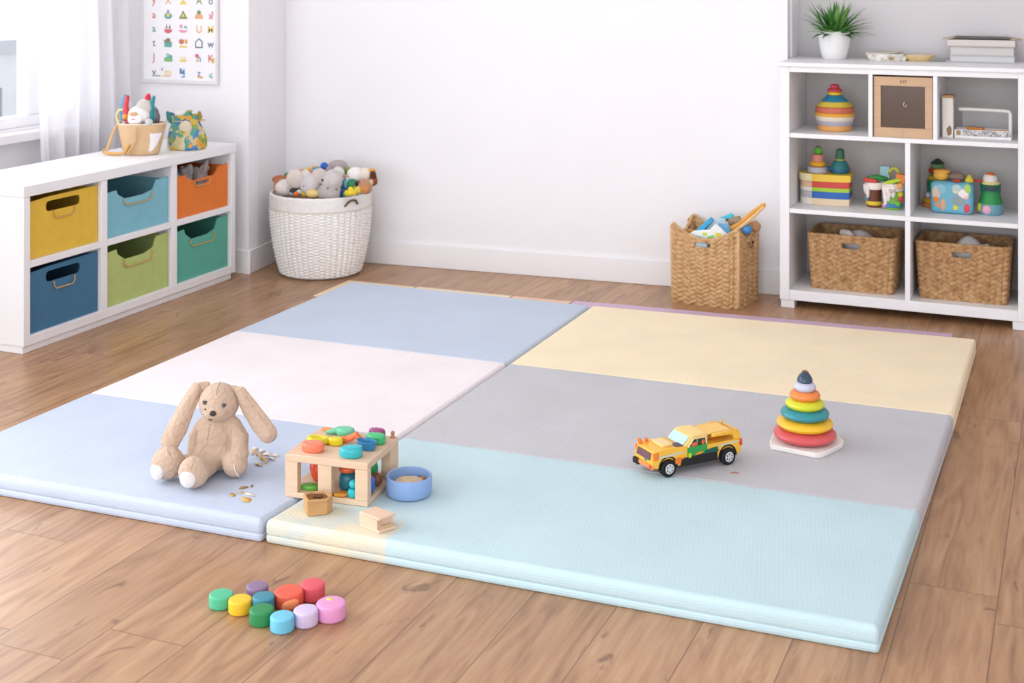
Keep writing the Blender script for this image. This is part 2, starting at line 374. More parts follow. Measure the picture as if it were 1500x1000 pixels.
obj('roof_edge', MB().bb(-.54, .54, -.9, .98, 3.82, 3.93), mat('bcbdc2', .8), nb)
obj('window_opening', MB().bb(.5, .51, .30, .60, 3.2, 3.55), mat('8f9296', .7), nb)

# curtain
cm, N, L, b = node_mat('sheer_curtain')
d1 = N.new('ShaderNodeBsdfDiffuse'); d1.inputs[0].default_value = lin('f4f2f5'); d2 = N.new('ShaderNodeBsdfTranslucent'); d2.inputs[0].default_value = lin('f4f2f5')
t0 = N.new('ShaderNodeBsdfTransparent'); m1 = N.new('ShaderNodeMixShader'); m2 = N.new('ShaderNodeMixShader'); m1.inputs[0].default_value = .4; m2.inputs[0].default_value = .25
L.new(d1.outputs[0], m1.inputs[1]); L.new(d2.outputs[0], m1.inputs[2]); L.new(m1.outputs[0], m2.inputs[1]); L.new(t0.outputs[0], m2.inputs[2]); L.new(m2.outputs[0], N['Material Output'].inputs[0])
def cfold(y): return .026 * sin(2 * pi * y / .118 + 1.1 * sin(5 * y)) + .012 * sin(2 * pi * y / .047 + 1)
cu = thing('curtain', 'white sheer curtain hanging in soft folds at the window edge', 'curtain', (-4.47, 5.2, .06))
obj('drape', MB().grid(180, 24, lambda u, v: (cfold(.68 * u) * (.75 + .5 * (1 - v)) + .02 * (1 - v), -.32 + .68 * u + .01 * sin(9 * v + 7 * u), 2.14 * v)), cm, cu)
obj('curtain_rod', MB().tube([(0, -1.8, 2.2), (0, .36, 2.2)], .011), TRIM, cu)

# poster
po = thing('alphabet_poster', 'framed poster of colourful letters and little pictures on white wall', 'poster', (-4.2, 5.608, .925))
PW, PH = .468, .66
obj('frame', MB().bb(-PW / 2, PW / 2, -.018, -.001, 0, .016).bb(-PW / 2, PW / 2, -.018, -.001, PH - .016, PH).bb(-PW / 2, -PW / 2 + .012, -.018, -.001, .016, PH - .016).bb(PW / 2 - .012, PW / 2, -.018, -.001, .016, PH - .016), mat('e6e2e2', .5), po, bev=.002)
PC_ = ['c4553f', 'e59a3c', 'd9b23c', '3f9a8c', '3d6fa8', 'd6435b', '6a7f3e', '4a5a72', 'e8c84a', '5fae5a', 'e98a9a', '7a5a46']
sh = MB().bb(-PW / 2 + .012, PW / 2 - .012, -.006, -.001, .016, PH - .016, k=len(PC_))
GX = [-.160, -.072, .020, .116, .186]
GZ = [.055, .130, .203, .275, .345, .418, .486, .556]
gl_ = [('v', 0, 0, 7), ('t', 1, 0, 0), ('y', 2, 0, 0), ('J', 0, 1, 0), ('t', 0, 2, 7), ('a', 0, 3, 3), ('a', 0, 4, 0), ('y', 0, 5, 0),
       ('X', 1, 5, 1), ('A', 3, 5, 6), ('o', 4, 5, 7), ('x', 4, 4, 0), ('U', 3, 3, 1), ('M', 4, 3, 8), ('w', 4, 2, 7), ('n', 3, 1, 4), ('K', 4, 1, 0),
       ('m', 1, 0, 8), ('4', 2, 0, 4), ('z', 3, 0, 4), ('al', 4, 0, 3), ('B', 1, 1, 3), ('u', 2, 1, 8)]
mp_ = MX((0, -.0062, 0)) @ XZ
g = glyphs([(t, GX[c], GZ[r] - .018, .052 if len(t) == 1 else .034, k) for t, c, r, k in gl_ if not (t, c, r) in (('t', 1, 0), ('y', 2, 0))], mp_, None)
sh.add(g.v, g.f, 0); sh.k[-len(g.k):] = g.k
SHN = [0]
def shp(c, r, pts, k):
    SHN[0] += 1; sh.prism([(GX[c] + x, GZ[r] + z) for x, z in pts], .0, .0008 + .00004 * SHN[0], mp_, k)
def disc(cx, cz, rx, rz, a0=0, a1=360, n=14): return [(cx + rx * cos(radians(a0 + (a1 - a0) * i / n)), cz + rz * sin(radians(a0 + (a1 - a0) * i / n))) for i in range(n + (0 if a1 - a0 == 360 else 1))]
shp(1, 4, disc(0, -.006, .024, .016), 3); shp(1, 4, disc(0, -.002, .011, .009), 8); shp(1, 4, [(-.009, .012), (.009, .012), (0, .027)], 4)
shp(2, 4, [(-.027, -.02), (.027, -.02), (0, .023)], 6); shp(2, 4, [(-.012, -.01), (.012, -.01), (0, .010)], 8)
shp(3, 4, [(-.024, -.018), (.024, -.018), (.02, .004), (-.02, .004)], 1); shp(3, 4, disc(0, .014, .012, .011), 6); shp(3, 4, disc(0, -.006, .010, .007), 10)
shp(1, 3, disc(0, -.004, .025, .02, 180, 360), 5); shp(1, 3, [(-.016, 0), (-.004, 0), (-.010, .024)], 11); shp(1, 3, [(.003, 0), (.017, 0), (.010, .020)], 11)
shp(2, 3, disc(0, -.006, .027, .014, 180, 360), 10); shp(2, 3, disc(-.012, .012, .009, .010), 10); shp(2, 3, [(.002, .004), (.026, .004), (.014, .018)], 3)
shp(1, 2, [(-.022, -.022), (.022, -.022), (.024, .004), (-.024, .004)], 3); shp(1, 2, disc(.0, .012, .014, .012), 11); shp(1, 2, disc(-.018, .008, .008, .008), 6)
shp(2, 2, disc(-.010, .008, .016, .013), 0); shp(2, 2, [(-.022, -.022), (.024, -.022), (.022, -.012), (-.022, -.012)], 8); shp(2, 2, disc(.018, .008, .009, .012), 1)
shp(3, 2, [(-.022, -.022), (.022, -.022), (.022, .012), (0, .028), (-.022, .008)], 7); shp(3, 2, [(-.016, -.016), (.016, -.016), (.016, .009), (0, .02), (-.016, .005)], len(PC_))
shp(1, 1, [(-.024, -.022), (.026, -.022), (.026, -.002), (-.024, -.002)], 9); shp(1, 1, disc(.014, .004, .012, .008), 3)
shp(2, 1, disc(0, -.010, .022, .012, 180, 360), 8); shp(3, 1, disc(-.012, .012, .011, .009), 5); shp(3, 1, [(-.018, -.02), (-.008, -.02), (-.006, .002), (-.012, .004)], 8)
shp(4, 4, [(0, -.018), (.012, -.012), (.018, .018), (.008, .022)], 10); shp(4, 1, disc(.014, -.010, .008, .014), 1)
shp(2, 5, [(-.022, -.02), (.022, -.02), (0, .006)], 8); shp(2, 5, [(-.02, .014), (.022, .018), (.022, .023), (-.02, .020)], 1)
shp(1, 0, [(-.04, .006), (-.034, .006), (-.034, .02), (-.04, .02)], 11); shp(2, 0, [(-.02, -.006), (-.008, -.006), (-.008, .02), (-.02, .02)], 4)
for i in range(9): shp(0, 0, [(-.01 + i * .013, -.024), (-.004 + i * .013, -.024), (-.004 + i * .013, -.018), (-.01 + i * .013, -.017)], [6, 7, 7, 7, 8, 8, 10, 10, 10][i])
shp(3, 0, [(-.004, -.024), (.022, -.026), (.024, -.016), (-.006, -.016)], 1); shp(2, 0, disc(0, -.022, .012, .003), 4); shp(4, 0, [(0, -.02), (.014, -.024), (.014, -.02), (0, -.016)], 3)
obj('sheet', sh, [mat(''.join('%02x' % int(int(c[i:i + 2], 16) * .78 + 245 * .22) for i in (0, 2, 4)), .8) for c in PC_] + [mat('f5f3f5', .7)], po)

# ------------------------------------------------------------------ low cabinet with fabric bins
CX0, CX1, CY0, CY1, CH = -4.21, -3.80, 4.085, 5.505, .655
ca = thing('storage_cabinet', 'long low white cabinet with six open cubbies of coloured bins', 'cabinet', (-4.005, 4.795, 0))
def cbox(name, x0, x1, y0, y1, z0, z1): return obj(name, MB().bb(x0 + 4.005, x1 + 4.005, y0 - 4.795, y1 - 4.795, z0, z1), WHITE, ca, bev=.0025)
cbox('top_panel', CX0, CX1 + .004, CY0 - .004, CY1 + .004, .612, CH)
cbox('side_panel', CX0, CX1, CY0, CY0 + .036, .03, .612)
cbox('side_panel', CX0, CX1, CY1 - .036, CY1, .03, .612)
cbox('bottom_panel', CX0, CX1, CY0 + .036, CY1 - .036, .03, .066)
cbox('back_panel', CX0, CX0 + .012, CY0 + .036, CY1 - .036, .066, .612)
D1, D2 = 4.556, 5.030
for y in (D1, D2): cbox('divider', CX0 + .012, CX1 - .001, y - .0195, y + .0195, .066, .612)
for a, c in ((CY0 + .036, D1 - .0195), (D1 + .0195, D2 - .0195), (D2 + .0195, CY1 - .036)): cbox('shelf', CX0 + .012, CX1 - .001, a, c, .331, .358)
cbox('plinth', CX0 + .03, CX1 - .012, CY0 + .006, CY1 - .02, 0, .03)

def fabric_bin(y0, y1, z, h, col, style, label, dark):
    W = y1 - y0; Dp = .345; xf = CX1 - .018
    t = thing('fabric_bin', label, 'storage bin', (xf, (y0 + y1) / 2, z), 0, 'fabric bins in the low cabinet')
    m = cloth(col); th = .006; q = W / 2
    if style == 'slot':
        out = [(-q, 0), (q, 0), (q, h), (-q * .45, h * .985), (-q, h * .955)]; holes = [rrect(-q * .50, q * .48, h * .735, h * .91, h * .075)]
    elif style == 'notch':
        out = [(-q, 0), (q, 0), (q, h), (q * .60, h * .985), (q * .50, h * .80), (q * .2, h * .74), (-q * .40, h * .74), (-q * .62, h * .86), (-q * .66, h * .955), (-q, h * .93)]; holes = []
    else:
        out = [(-q, 0), (q, 0), (q, h), (q * .62, h * .97), (q * .55, h * .86), (q * .45, h * .80), (-q * .35, h * .78), (-q * .55, h * .86), (-q * .6, h * .94), (-q, h * .94)]
        holes = [rrect(-q * .26, q * .24, h * .66, h * .745, h * .04)]
    FM = Matrix(((0, 0, 1, 0), (1, 0, 0, 0), (0, 1, 0, 0), (0, 0, 0, 1)))
    fp = plate('front_panel', out, holes, th, MX((-th / 2, 0, 0)) @ FM, m, t)
    hb = h * .96
    bd = MB().bb(-Dp, -th, -q, q, 0, .006).bb(-Dp, -th, -q, -q + .006, .006, hb).bb(-Dp, -th, q - .006, q, .006, hb).bb(-Dp, -Dp + .006, -q + .006, q - .006, .006, hb)
    obj('bin_body', bd, m, t)
    if style != 'slot' or True:
        c0, w_, zt, zb = (0, q * .30, h * .72, h * .60) if style == 'slot' else ((0, q * .46, h * .745, h * .60) if style == 'notch' else (0, q * .30, h * .745, h * .635))
        P = [(.004, c0 - w_, zt), (.006, c0 - w_ * .96, zb + .012), (.006, c0 - w_ * .75, zb), (.006, c0 + w_ * .75, zb), (.006, c0 + w_ * .96, zb + .012), (.004, c0 + w_, zt)]
        obj('loop_handle', MB().tube(P, .0028, 8), mat('c9a25e', .45), t)
    return t
BZ1, BZ0 = .3585, .0665
fabric_bin(4.125, D1 - .024, BZ1, .236, 'e5bc4a', 'slot', 'mustard yellow fabric bin in upper row of low cabinet', '')
fabric_bin(D1 + .024, D2 - .024, BZ1, .205, '85bfce', 'notch', 'pale sky blue fabric bin in upper row of low cabinet', '')
ob = fabric_bin(D2 + .024, 5.464, BZ1, .205, 'e8803f', 'both', 'orange fabric bin holding crumpled grey cloths', '')
fabric_bin(4.125, D1 - .024, BZ0, .250, '4b7797', 'slot', 'denim blue fabric bin in lower row of low cabinet', '')
fabric_bin(D1 + .024, D2 - .024, BZ0, .246, 'bac97f', 'notch', 'olive green fabric bin in lower row of low cabinet', '')
fabric_bin(D2 + .024, 5.464, BZ0, .248, '63b19e', 'notch', 'teal green fabric bin in lower row of low cabinet', '')
for i, (y, dx, r, c, lab) in enumerate(((5.135, -.10, .052, 'd9d3d0', 'pale grey cloth bunched at near side of orange bin'), (5.255, -.12, .064, 'b9b2b0', 'mid grey cloth in the middle of orange bin'), (5.375, -.10, .052, 'd0c6c2', 'light grey cloth at far side of orange bin'))):
    mb = MB().ell((0, 0, .096), (r * .85, r * .72, .080), seg=40, ring=26, lump=.22, seed=i).ell((.02, r * .2, .165), (r * .5, r * .35, .035), rot=(.4, .5, i), seg=30, ring=18, lump=.25, seed=i + 5)
    solo('crumpled_cloth', mb, plush(c), lab, 'cloth', (CX1 - .018 + dx, y, BZ1 + .016), group='cloths in the orange bin')

# ------------------------------------------------------------------ bookcase
BX0, BX1, BYF, BYB, BH = -1.250, -.215, 5.98, 6.40, 1.088
bc = thing('bookcase', 'white open bookcase with baskets, toys and a plant on top', 'bookcase', (-.73, 6.19, 0))
def bbox(name, x0, x1, y0, y1, z0, z1): return obj(name, MB().bb(x0 + .73, x1 + .73, y0 - 6.19, y1 - 6.19, z0, z1), WHITE, bc, bev=.002)
bbox('top_panel', BX0 - .010, BX1 + .01, BYF - .012, BYB, 1.070, BH)
for x0, x1 in ((BX0, BX0 + .043), (BX1 - .043, BX1)): bbox('side_panel', x0, x1, BYF, BYB - .01, .036, 1.070)
xi0, xi1 = BX0 + .043, BX1 - .043
bbox('top_rail', xi0, xi1, BYF, BYF + .02, 1.045, 1.070)
bbox('back_panel', xi0, xi1, BYB - .02, BYB - .01, .081, 1.070).data.materials[0] = mat('cfc8c5', .6)  # shade inside the cubbies is mixed into this panel's colour
bbox('bottom_panel', xi0, xi1, BYF, BYB - .02, .036, .081)
S1, S2 = .775, .441
for z in (S1, S2): bbox('shelf', xi0, xi1, BYF + .002, BYB - .02, z - .020, z)
for x in (-.857, -.588): bbox('divider', x - .009, x + .009, BYF + .003, BYB - .02, S1, 1.070)
bbox('divider', -.701 - .011, -.701 + .011, BYF + .003, BYB - .02, S2, S1 - .02)
bbox('divider', -.701 - .011, -.701 + .011, BYF + .003, BYB - .02, .081, S2 - .02)
for x0, x1, y0 in ((BX0 + .004, BX0 + .064, BYF + .006), (BX1 - .064, BX1 - .004, BYF + .006), (BX0 + .004, BX0 + .064, BYB - .07), (BX1 - .064, BX1 - .004, BYB - .07)):
    obj('foot', MB().box(((x0 + x1) / 2 + .73, y0 + .03 - 6.19, .018), (x1 - x0, .06, .036), taper=1.0), WHITE, bc, bev=.002)

# ------------------------------------------------------------------ woven baskets
def braid(u, v, cw, rh):
    """height 0..1 of a braided weave; u along, v up, in metres"""
    c = u / cw; i = math.floor(c); f = c - i
    s = 1 if i % 2 else -1
    p = v / rh + s * (f - .5) * .55 + (.5 if i % 2 else 0); g = p - math.floor(p)
    return (sin(pi * g) ** .7) * (max(0, 1 - (2 * f - 1) ** 2) ** .5)
def rect_basket(name, label, cat, loc, rz, W, Dp, H, m, cw, rh, amp, flare, dip, holes, group=None, rimr=.008, step=.005):
    t = thing(name, label, cat, loc, rz, group)
    r = .02; ring = rrect(-W / 2, W / 2, -Dp / 2, Dp / 2, r, 5)
    # resample outline by length
    n = len(ring); seg = [hypot(ring[(i + 1) % n][0] - ring[i][0], ring[(i + 1) % n][1] - ring[i][1]) for i in range(n)]; tot = sum(seg); nu = int(tot / step)
    def pt(u):
        s_ = (u % 1) * tot; i = 0
        while s_ > seg[i] and i < n - 1: s_ -= seg[i]; i += 1
        a, c = ring[i], ring[(i + 1) % n]; f = s_ / seg[i]; dx, dy = c[0] - a[0], c[1] - a[1]; l = hypot(dx, dy)
        return a[0] + dx * f, a[1] + dy * f, dy / l, -dx / l
    pts = [pt(i / nu) for i in range(nu)]
    def top(x, y):
        f = 1
        if abs(y) > Dp / 2 - .012: f = min(1, (abs(x) / (W * .46)) ** 2)
        elif abs(x) > W / 2 - .012: f = min(1, (abs(y) / (Dp * .46)) ** 2)
        return H - dip * (1 - f)
    def sc(z): return 1 - flare * (1 - z / H)
    def P(u, v, off):
        i = int(round(u * nu)) % nu; x, y, nx, ny = pts[i]; z = v * top(x, y); k = sc(z)
        return x * k + nx * off, y * k + ny * off, z
    def hole(x, z, side):
        return any(h[0] == side and ((x - h[1]) / h[3]) ** 4 + ((z - h[2]) / h[4]) ** 4 < 1 for h in holes)
    def side(x, y):
        if y < -Dp / 2 + .012: return 'f'
        if y > Dp / 2 - .012: return 'b'
        return 'r' if x > 0 else 'l'
    def keep(u, v):
        x, y, nx, ny = pts[int(u * nu) % nu]; sd = side(x, y); z = v * top(x, y)
        return not hole(x if sd in 'fb' else y, z, sd)
    nv = int(H / step)
    mb = MB().grid(nu, nv, lambda u, v: P(u, v, amp * braid(u * tot, v * H, cw, rh)), keep=keep, wrap=True)
    mb.grid(nu, nv, lambda u, v: P(u, v, -.009 - amp * .6 * braid(u * tot + cw / 2, v * H, cw, rh)), keep=keep, wrap=True)
    k0 = sc(0); mb.prism([(x * k0 * .99, y * k0 * .99) for x, y in rrect(-W / 2, W / 2, -Dp / 2, Dp / 2, r, 3)], 0.0, .012)
    obj('woven_body', mb, m, t, sharp=80)
    # rim: rope following the wavy top
    R = [(pts[i][0] - pts[i][2] * .003, pts[i][1] - pts[i][3] * .003, top(pts[i][0], pts[i][1])) for i in range(0, nu, 2)]
    obj('rim', MB().tube(R, [rimr * (1 + .12 * sin(i * 1.9)) for i in range(len(R))], 10, closed=True), m, t, sharp=80)
    if amp > .01:
        for sx in (-1, 1):
            for sy in (-1, 1): obj('corner_pole', MB().tube([(sx * (W / 2 - .002) * sc(z), sy * (Dp / 2 - .002) * sc(z), z) for z in (.008, H * .5, H - .012)], .0085, 10), mat('d3ad7e', .6, .1, 40), t)
    for sd, cx, cz, rx, rz_ in holes:
        o = []
        for i in range(40):
            a = 2 * pi * i / 40; q = 1 / (abs(cos(a)) ** 4 + abs(sin(a)) ** 4) ** .25; x, z = cx + rx * q * cos(a), cz + rz_ * q * sin(a); k = sc(z)
            o.append((x * k, (-Dp / 2 * k + .004) * (1 if sd == 'f' else -1), z) if sd in 'fb' else ((W / 2 * k - .004) * (1 if sd == 'r' else -1), x * k, z))
        obj('handle_hole_trim', MB().tube(o, .0065 if amp > .006 else .005, 8, closed=True, up=(0, 1, 0) if sd in 'fb' else (1, 0, 0)), m, t, sharp=80)
    return t
WICK = weave_material('b98d5c', 'dcb78a'); WICK2 = weave_material('9c7047', 'cda678'); WHW = weave_material('f1ece8', 'fbf8f5')
rect_basket('wicker_basket', 'chunky tan wicker basket on the floor left of the bookcase', 'basket', (-1.549, 6.000, 0), radians(-7), .322, .250, .350, WICK, .032, .0225, .012, .03, .058,
            [('f', -.01, .268, .042, .0155), ('r', .01, .266, .032, .013)], step=.0042)
for x, lab in ((-.948, 'brown woven basket under the striped box, in left bottom cubby'), (-.482, 'brown woven basket in right bottom cubby of the bookcase')):
    rect_basket('shelf_basket', lab, 'basket', (x, 6.178, .0815), radians(-1), .380, .262, .238, WICK2, .0285, .0205, .0085, .08, .0, [('f', 0.0, .198, .045, .0185)], 'baskets in the bottom row of the bookcase', .009, .004)
for x, lab, c in ((-.93, 'white plush lying in left shelf basket', 'e2dddb'), (-.47, 'white plush lying in right shelf basket', 'e4e0de')):
    t = thing('plush_toy', lab, 'plush toy', (x, 6.18, .101), 0, 'plush toys in the shelf baskets')
    obj('body', MB().ell((0, 0, .115), (.085, .07, .115), seg=28, ring=18, lump=.05, seed=int(-x * 10)), plush(c), t)
    obj('ear', MB().tube([(-.05, -.03, .19), (-.065, -.05, .222), (-.04, -.07, .222), (-.02, -.085, .205)] if x < -.7 else [(.05, -.02, .19), (.08, -.03, .20), (.085, -.05, .18)], .018, 10), plush('d8cfca'), t)

# white hamper
HC = Vector((-3.490, 5.785, 0))
hp = thing('hamper', 'big round white woven hamper heaped with plush toys', 'hamper', HC)
def hr(z): q = z / .40; return .190 + (.244 - .190) * (1 - (1 - min(1, q * 1.08)) ** 2.2)
def hole_h(u, z): a = (u * 2 * pi - radians(-43 + 360)); return abs(a) < .16 and .335 < z < .365
NU, NV = 420, 118
def hs(u, v, off):
    z = .012 + v * .383; rr = hr(z); per = 2 * pi * .21
    if z > .332: q = .006 + .0012 * sin(2 * pi * z / .0065)
    else:
        i = math.floor(u * 48); s = sin(pi * (u * 48 - i)); q = .0085 * abs(sin(pi * (z / .0150 + (.5 if i % 2 else 0)))) ** .7 * (.35 + .65 * s) + .003 * s
    rr += (q if off == 0 else -.010); a = u * 2 * pi
    return rr * cos(a), rr * sin(a), z
mb = MB().grid(NU, NV, lambda u, v: hs(u, v, 0), wrap=True).grid(120, 10, lambda u, v: hs(u, v, 1), wrap=True)
mb.lathe([(.10, 0), (.172, 0.0), (.184, .003), (.192, .012), (.18, .016), (.10, .016)], seg=60)
obj('woven_body', mb, WHW, hp, sharp=80)
R = [(cos(2 * pi * i / 90) * (.243), sin(2 * pi * i / 90) * .243, .396) for i in range(90)]
obj('rim', MB().tube(R, [.0075 + .0008 * sin(i * 2.3) for i in range(90)], 10, closed=True), WHW, hp, sharp=80)
R = [(cos(2 * pi * i / 90) * (.2500), sin(2 * pi * i / 90) * .2500, .334) for i in range(90)]
obj('band_cord', MB().tube(R, .0032, 8, closed=True), mat('d9cdbf', .8), hp)
ha = radians(-23)
def hpt(a, z, o): return ((.251 + o) * cos(a), (.251 + o) * sin(a), z)
obj('grip', MB().tube([hpt(ha - .15, .362, .002), hpt(ha - .08, .381, .007), hpt(ha, .387, .008), hpt(ha + .08, .383, .007), hpt(ha + .14, .366, .002)], .0055, 10), mat('6b5a3a', .5), hp, label='dark olive brown carrying grip')

# ------------------------------------------------------------------ play mats
def panel(parent, name, q, col, label, patch=False, folds=()):
    def ring(e):
        P = []; rr = max(.0008, .011 - e)
        for i in range(4):
            p0, p1, p2 = (Vector(q[(i + j) % 4]) for j in (-1, 0, 1)); d0 = (p1 - p0).normalized(); d1 = (p2 - p1).normalized()
            n0 = Vector((-d0.y, d0.x)); n1 = Vector((-d1.y, d1.x)); h0 = e * (.25 if (i - 1) % 4 in folds else 1) + rr; h1 = e * (.25 if i in folds else 1) + rr
            dn = n0.x * n1.y - n0.y * n1.x; c0 = p1 + Vector(((h0 * n1.y - h1 * n0.y) / dn, (n0.x * h1 - n1.x * h0) / dn))
            a0 = atan2(-d0.x, d0.y); a1 = atan2(-d1.x, d1.y)
            if a1 < a0: a1 += 2 * pi
            for j in range(6): t = a0 + (a1 - a0) * j / 5; P.append((c0.x + rr * cos(t), c0.y + rr * sin(t)))
        return P
    prof = [(.006, 0), (.0015, .003), (0, .009), (0, .0165), (.0012, .0195), (.0036, .0213), (.0012, .0231), (0, .026), (0, .044), (.0018, .051), (.0055, .0565), (.0095, .0592), (.0135, .060), (.018, .060), (.030, .060)]
    n_ = 24; vs = [(x, y, z) for e, z in prof for x, y in ring(e)]; mb = MB()
    mb.add(vs, [(j * n_ + i, j * n_ + (i + 1) % n_, (j + 1) * n_ + (i + 1) % n_, (j + 1) * n_ + i) for j in range(len(prof) - 1) for i in range(n_)] + [tuple(range(n_ - 1, -1, -1)), tuple(range((len(prof) - 1) * n_, len(prof) * n_))])
    m = mat_fabric(col, patch)
    o = obj(name, mb, m, parent, label=label, sharp=60)
    return o
LO = Vector((-3.122, 2.965, 0)); RO = Vector((-1.943, 2.993, 0))
lm = thing('folding_play_mat', 'left folding play mat of blue, pale pink and lavender padded panels', 'play mat', LO, 0, 'folding play mats on the floor')
def q4(o, *p): return [(x - o.x, y - o.y) for x, y in p]
panel(lm, 'panel', q4(LO, (-3.122, 4.522), (-1.948, 4.536), (-1.955, 5.455), (-3.118, 5.440)), 'c5d1e1', 'dusty blue padded panel', folds=(0,))
panel(lm, 'panel', q4(LO, (-3.122, 3.664), (-1.947, 3.690), (-1.948, 4.533), (-3.122, 4.519)), 'f2eaeb', 'very pale pink padded panel', folds=(0, 2))
panel(lm, 'panel', q4(LO, (-3.122, 2.955), (-1.985, 2.990), (-1.947, 3.687), (-3.122, 3.661)), 'c4cfe2', 'pale lavender blue padded panel', folds=(2,))
rm = thing('folding_play_mat', 'right folding play mat of yellow, grey and aqua padded panels', 'play mat', RO, 0, 'folding play mats on the floor')
panel(rm, 'panel', q4(RO, (-1.941, 4.536), (-.392, 4.573), (-.392, 5.552), (-1.947, 5.460)), 'fae9c8', 'pale yellow padded panel', folds=(0,))
panel(rm, 'panel', q4(RO, (-1.940, 3.693), (-.405, 3.731), (-.392, 4.570), (-1.941, 4.533)), 'c6c6ca', 'grey padded panel', folds=(0, 2))
panel(rm, 'panel', q4(RO, (-1.976, 2.994), (-.416, 3.030), (-.405, 3.728), (-1.940, 3.690)), 'c3dce2', 'aqua padded panel with a cream front corner', True, folds=(2,))
for out, c, lab in (([(-3.262, 5.34), (-3.132, 5.34), (-3.132, 5.474), (-2.905, 5.478), (-2.905, 5.672), (-3.262, 5.668)], 'eed9b6', 'thin cream foam sheet at far left corner of the blue panel'),
                    ([(-2.895, 5.478), (-2.42, 5.484), (-2.42, 5.690), (-2.895, 5.682)], 'f0dfbf', 'thin pale cream foam sheet behind the middle of the blue panel'),
                    ([(-2.41, 5.484), (-2.13, 5.487), (-2.13, 5.698), (-2.41, 5.690)], 'efc9ae', 'thin peach foam sheet behind the right end of the blue panel'),
                    ([(-2.12, 5.49), (-1.93, 5.50), (-.50, 5.59), (-.50, 5.805), (-1.90, 5.735), (-2.12, 5.715)], 'd3b6cf', 'long thin lilac foam sheet behind the yellow panel')):
    cx = sum(p[0] for p in out) / len(out); cy = sum(p[1] for p in out) / len(out)
    solo('foam_sheet', MB().prism([(x - cx, y - cy) for x, y in out], 0, .004), satin(c), lab, 'foam sheet', (cx, cy, 0.0), group='thin foam sheets peeking out behind the mats')

ZM = .0605
# ------------------------------------------------------------------ rabbit
FUR = mat('cdb29c', .95, .07, 16, .8, 75, .1, .25); FUR.node_tree.nodes['Bump'].inputs['Distance'].default_value = .011; PAD = plush('e2dad8')
rp = flr(318, 688, .06)
rb = thing('plush_rabbit', 'floppy beige plush rabbit sitting on the lavender blue panel', 'plush toy', (rp.x, rp.y, ZM + .002), YAW - radians(6))
mb = MB()
mb.ell((0, .005, .088), (.062, .058, .090), seg=36, ring=24)
mb.ell((0, .0, .050), (.070, .064, .050), seg=36, ring=24)
mb.ell((.010, -.012, .196), (.058, .054, .056), seg=36, ring=24)
mb.ell((.012, -.048, .180), (.036, .026, .028), seg=28, ring=18)
mb.ell((.004, -.004, .155), (.040, .036, .03), seg=28, ring=18)
mb.tube([(.048, -.004, .135), (.074, -.022, .100), (.078, -.040, .062), (.071, -.052, .040)], [.022, .027, .029, .026], 20)
mb.ell((.070, -.052, .037), (.036, .036, .036), seg=28, ring=18)
mb.tube([(-.040, -.004, .130), (-.058, -.012, .095), (-.062, -.02, .06)], [.020, .022, .020], 20)
mb.tube([(-.04, -.02, .035), (-.08, -.06, .030), (-.110, -.085, .035)], [.028, .026, .028], 20)
mb.ell((-.113, -.090, .047), (.046, .044, .046), seg=28, ring=18)
mb.tube([(.0, -.03, .034), (-.01, -.09, .028), (-.02, -.13, .032)], [.028, .026, .028], 20)
mb.ell((-.020, -.140, .043), (.043, .040, .043), seg=28, ring=18)
o = obj('body', mb, FUR, rb, sharp=180)
md = o.modifiers.new('skin', 'REMESH'); md.mode = 'VOXEL'; md.voxel_size = .0032; md.use_smooth_shade = True
md = o.modifiers.new('soft', 'SMOOTH'); md.factor = .6; md.iterations = 7
def ear(name, pts, rad, seed):
    e = MB().tube(pts, rad, 18, flat=.42, up=(0, 1, 0))
    e.tube([Vector(p) + Vector((0, -.008 - .1 * r, 0)) for p, r in zip(pts[1:], rad[1:])], [r * .62 for r in rad[1:]], 14, flat=.35, up=(0, 1, 0))
    e.ell(pts[-1], (rad[-1] * 1.02, rad[-1] * .6, rad[-1] * 1.02)); o = obj(name, e, FUR, rb, sharp=180)
    md = o.modifiers.new('skin', 'REMESH'); md.mode = 'VOXEL'; md.voxel_size = .0021; md.use_smooth_shade = True
    md = o.modifiers.new('soft', 'SMOOTH'); md.factor = .5; md.iterations = 5
ear('ear', [(-.026, -.010, .246), (-.052, -.016, .238), (-.078, -.034, .186), (-.098, -.058, .132), (-.112, -.072, .102)], [.010, .019, .025, .030, .028], 1)
ear('ear', [(.046, -.006, .236), (.070, -.010, .228), (.102, -.020, .186), (.136, -.030, .146), (.160, -.038, .122)], [.010, .019, .026, .030, .028], 2)
obj('nose', MB().ell((.0125, -.076, .185), (.0096, .006, .0078)), mat('3a3634', .5), rb)
for x, z in ((-.0165, .210), (.0395, .204)):
    yy = -.012 - .054 * sqrt(max(0, 1 - ((x - .010) / .058) ** 2 - ((z - .196) / .056) ** 2)) - .0022
    obj('eye', MB().ell((x - .0022, yy, z + .0015), (.0042, .0035, .0042), rot=(0, .5, 0)).ell((x + .0024, yy, z + .0015), (.0042, .0035, .0042), rot=(0, -.5, 0)).ell((x, yy - .0006, z - .0028), (.0034, .0034, .0036)), mat('46505a', .35), rb)
obj('mouth', MB().tube([(.000, -.0725, .1665), (.005, -.0738, .1655), (.010, -.0738, .1670)], .0018, 8), mat('6b4a3c', .7), rb)
obj('freckle', MB().ell((-.0125, -.0670, .193), (.0024, .0024, .0024)), mat('4a4442', .6), rb)
obj('seam', MB().tube([(.011 + .002 * i / 8, -.012 - .0555 * cos(radians(90 - 60 * i / 8 + 8)), .196 + .0572 * sin(radians(90 - 60 * i / 8 + 8))) for i in range(9)], .0009, 8), plush('d9c3b0'), rb, label='forehead seam')
from mathutils.bvhtree import BVHTree
dg_ = bpy.context.evaluated_depsgraph_get(); dg_.update(); bv = BVHTree.FromObject(rb.children[0], dg_)
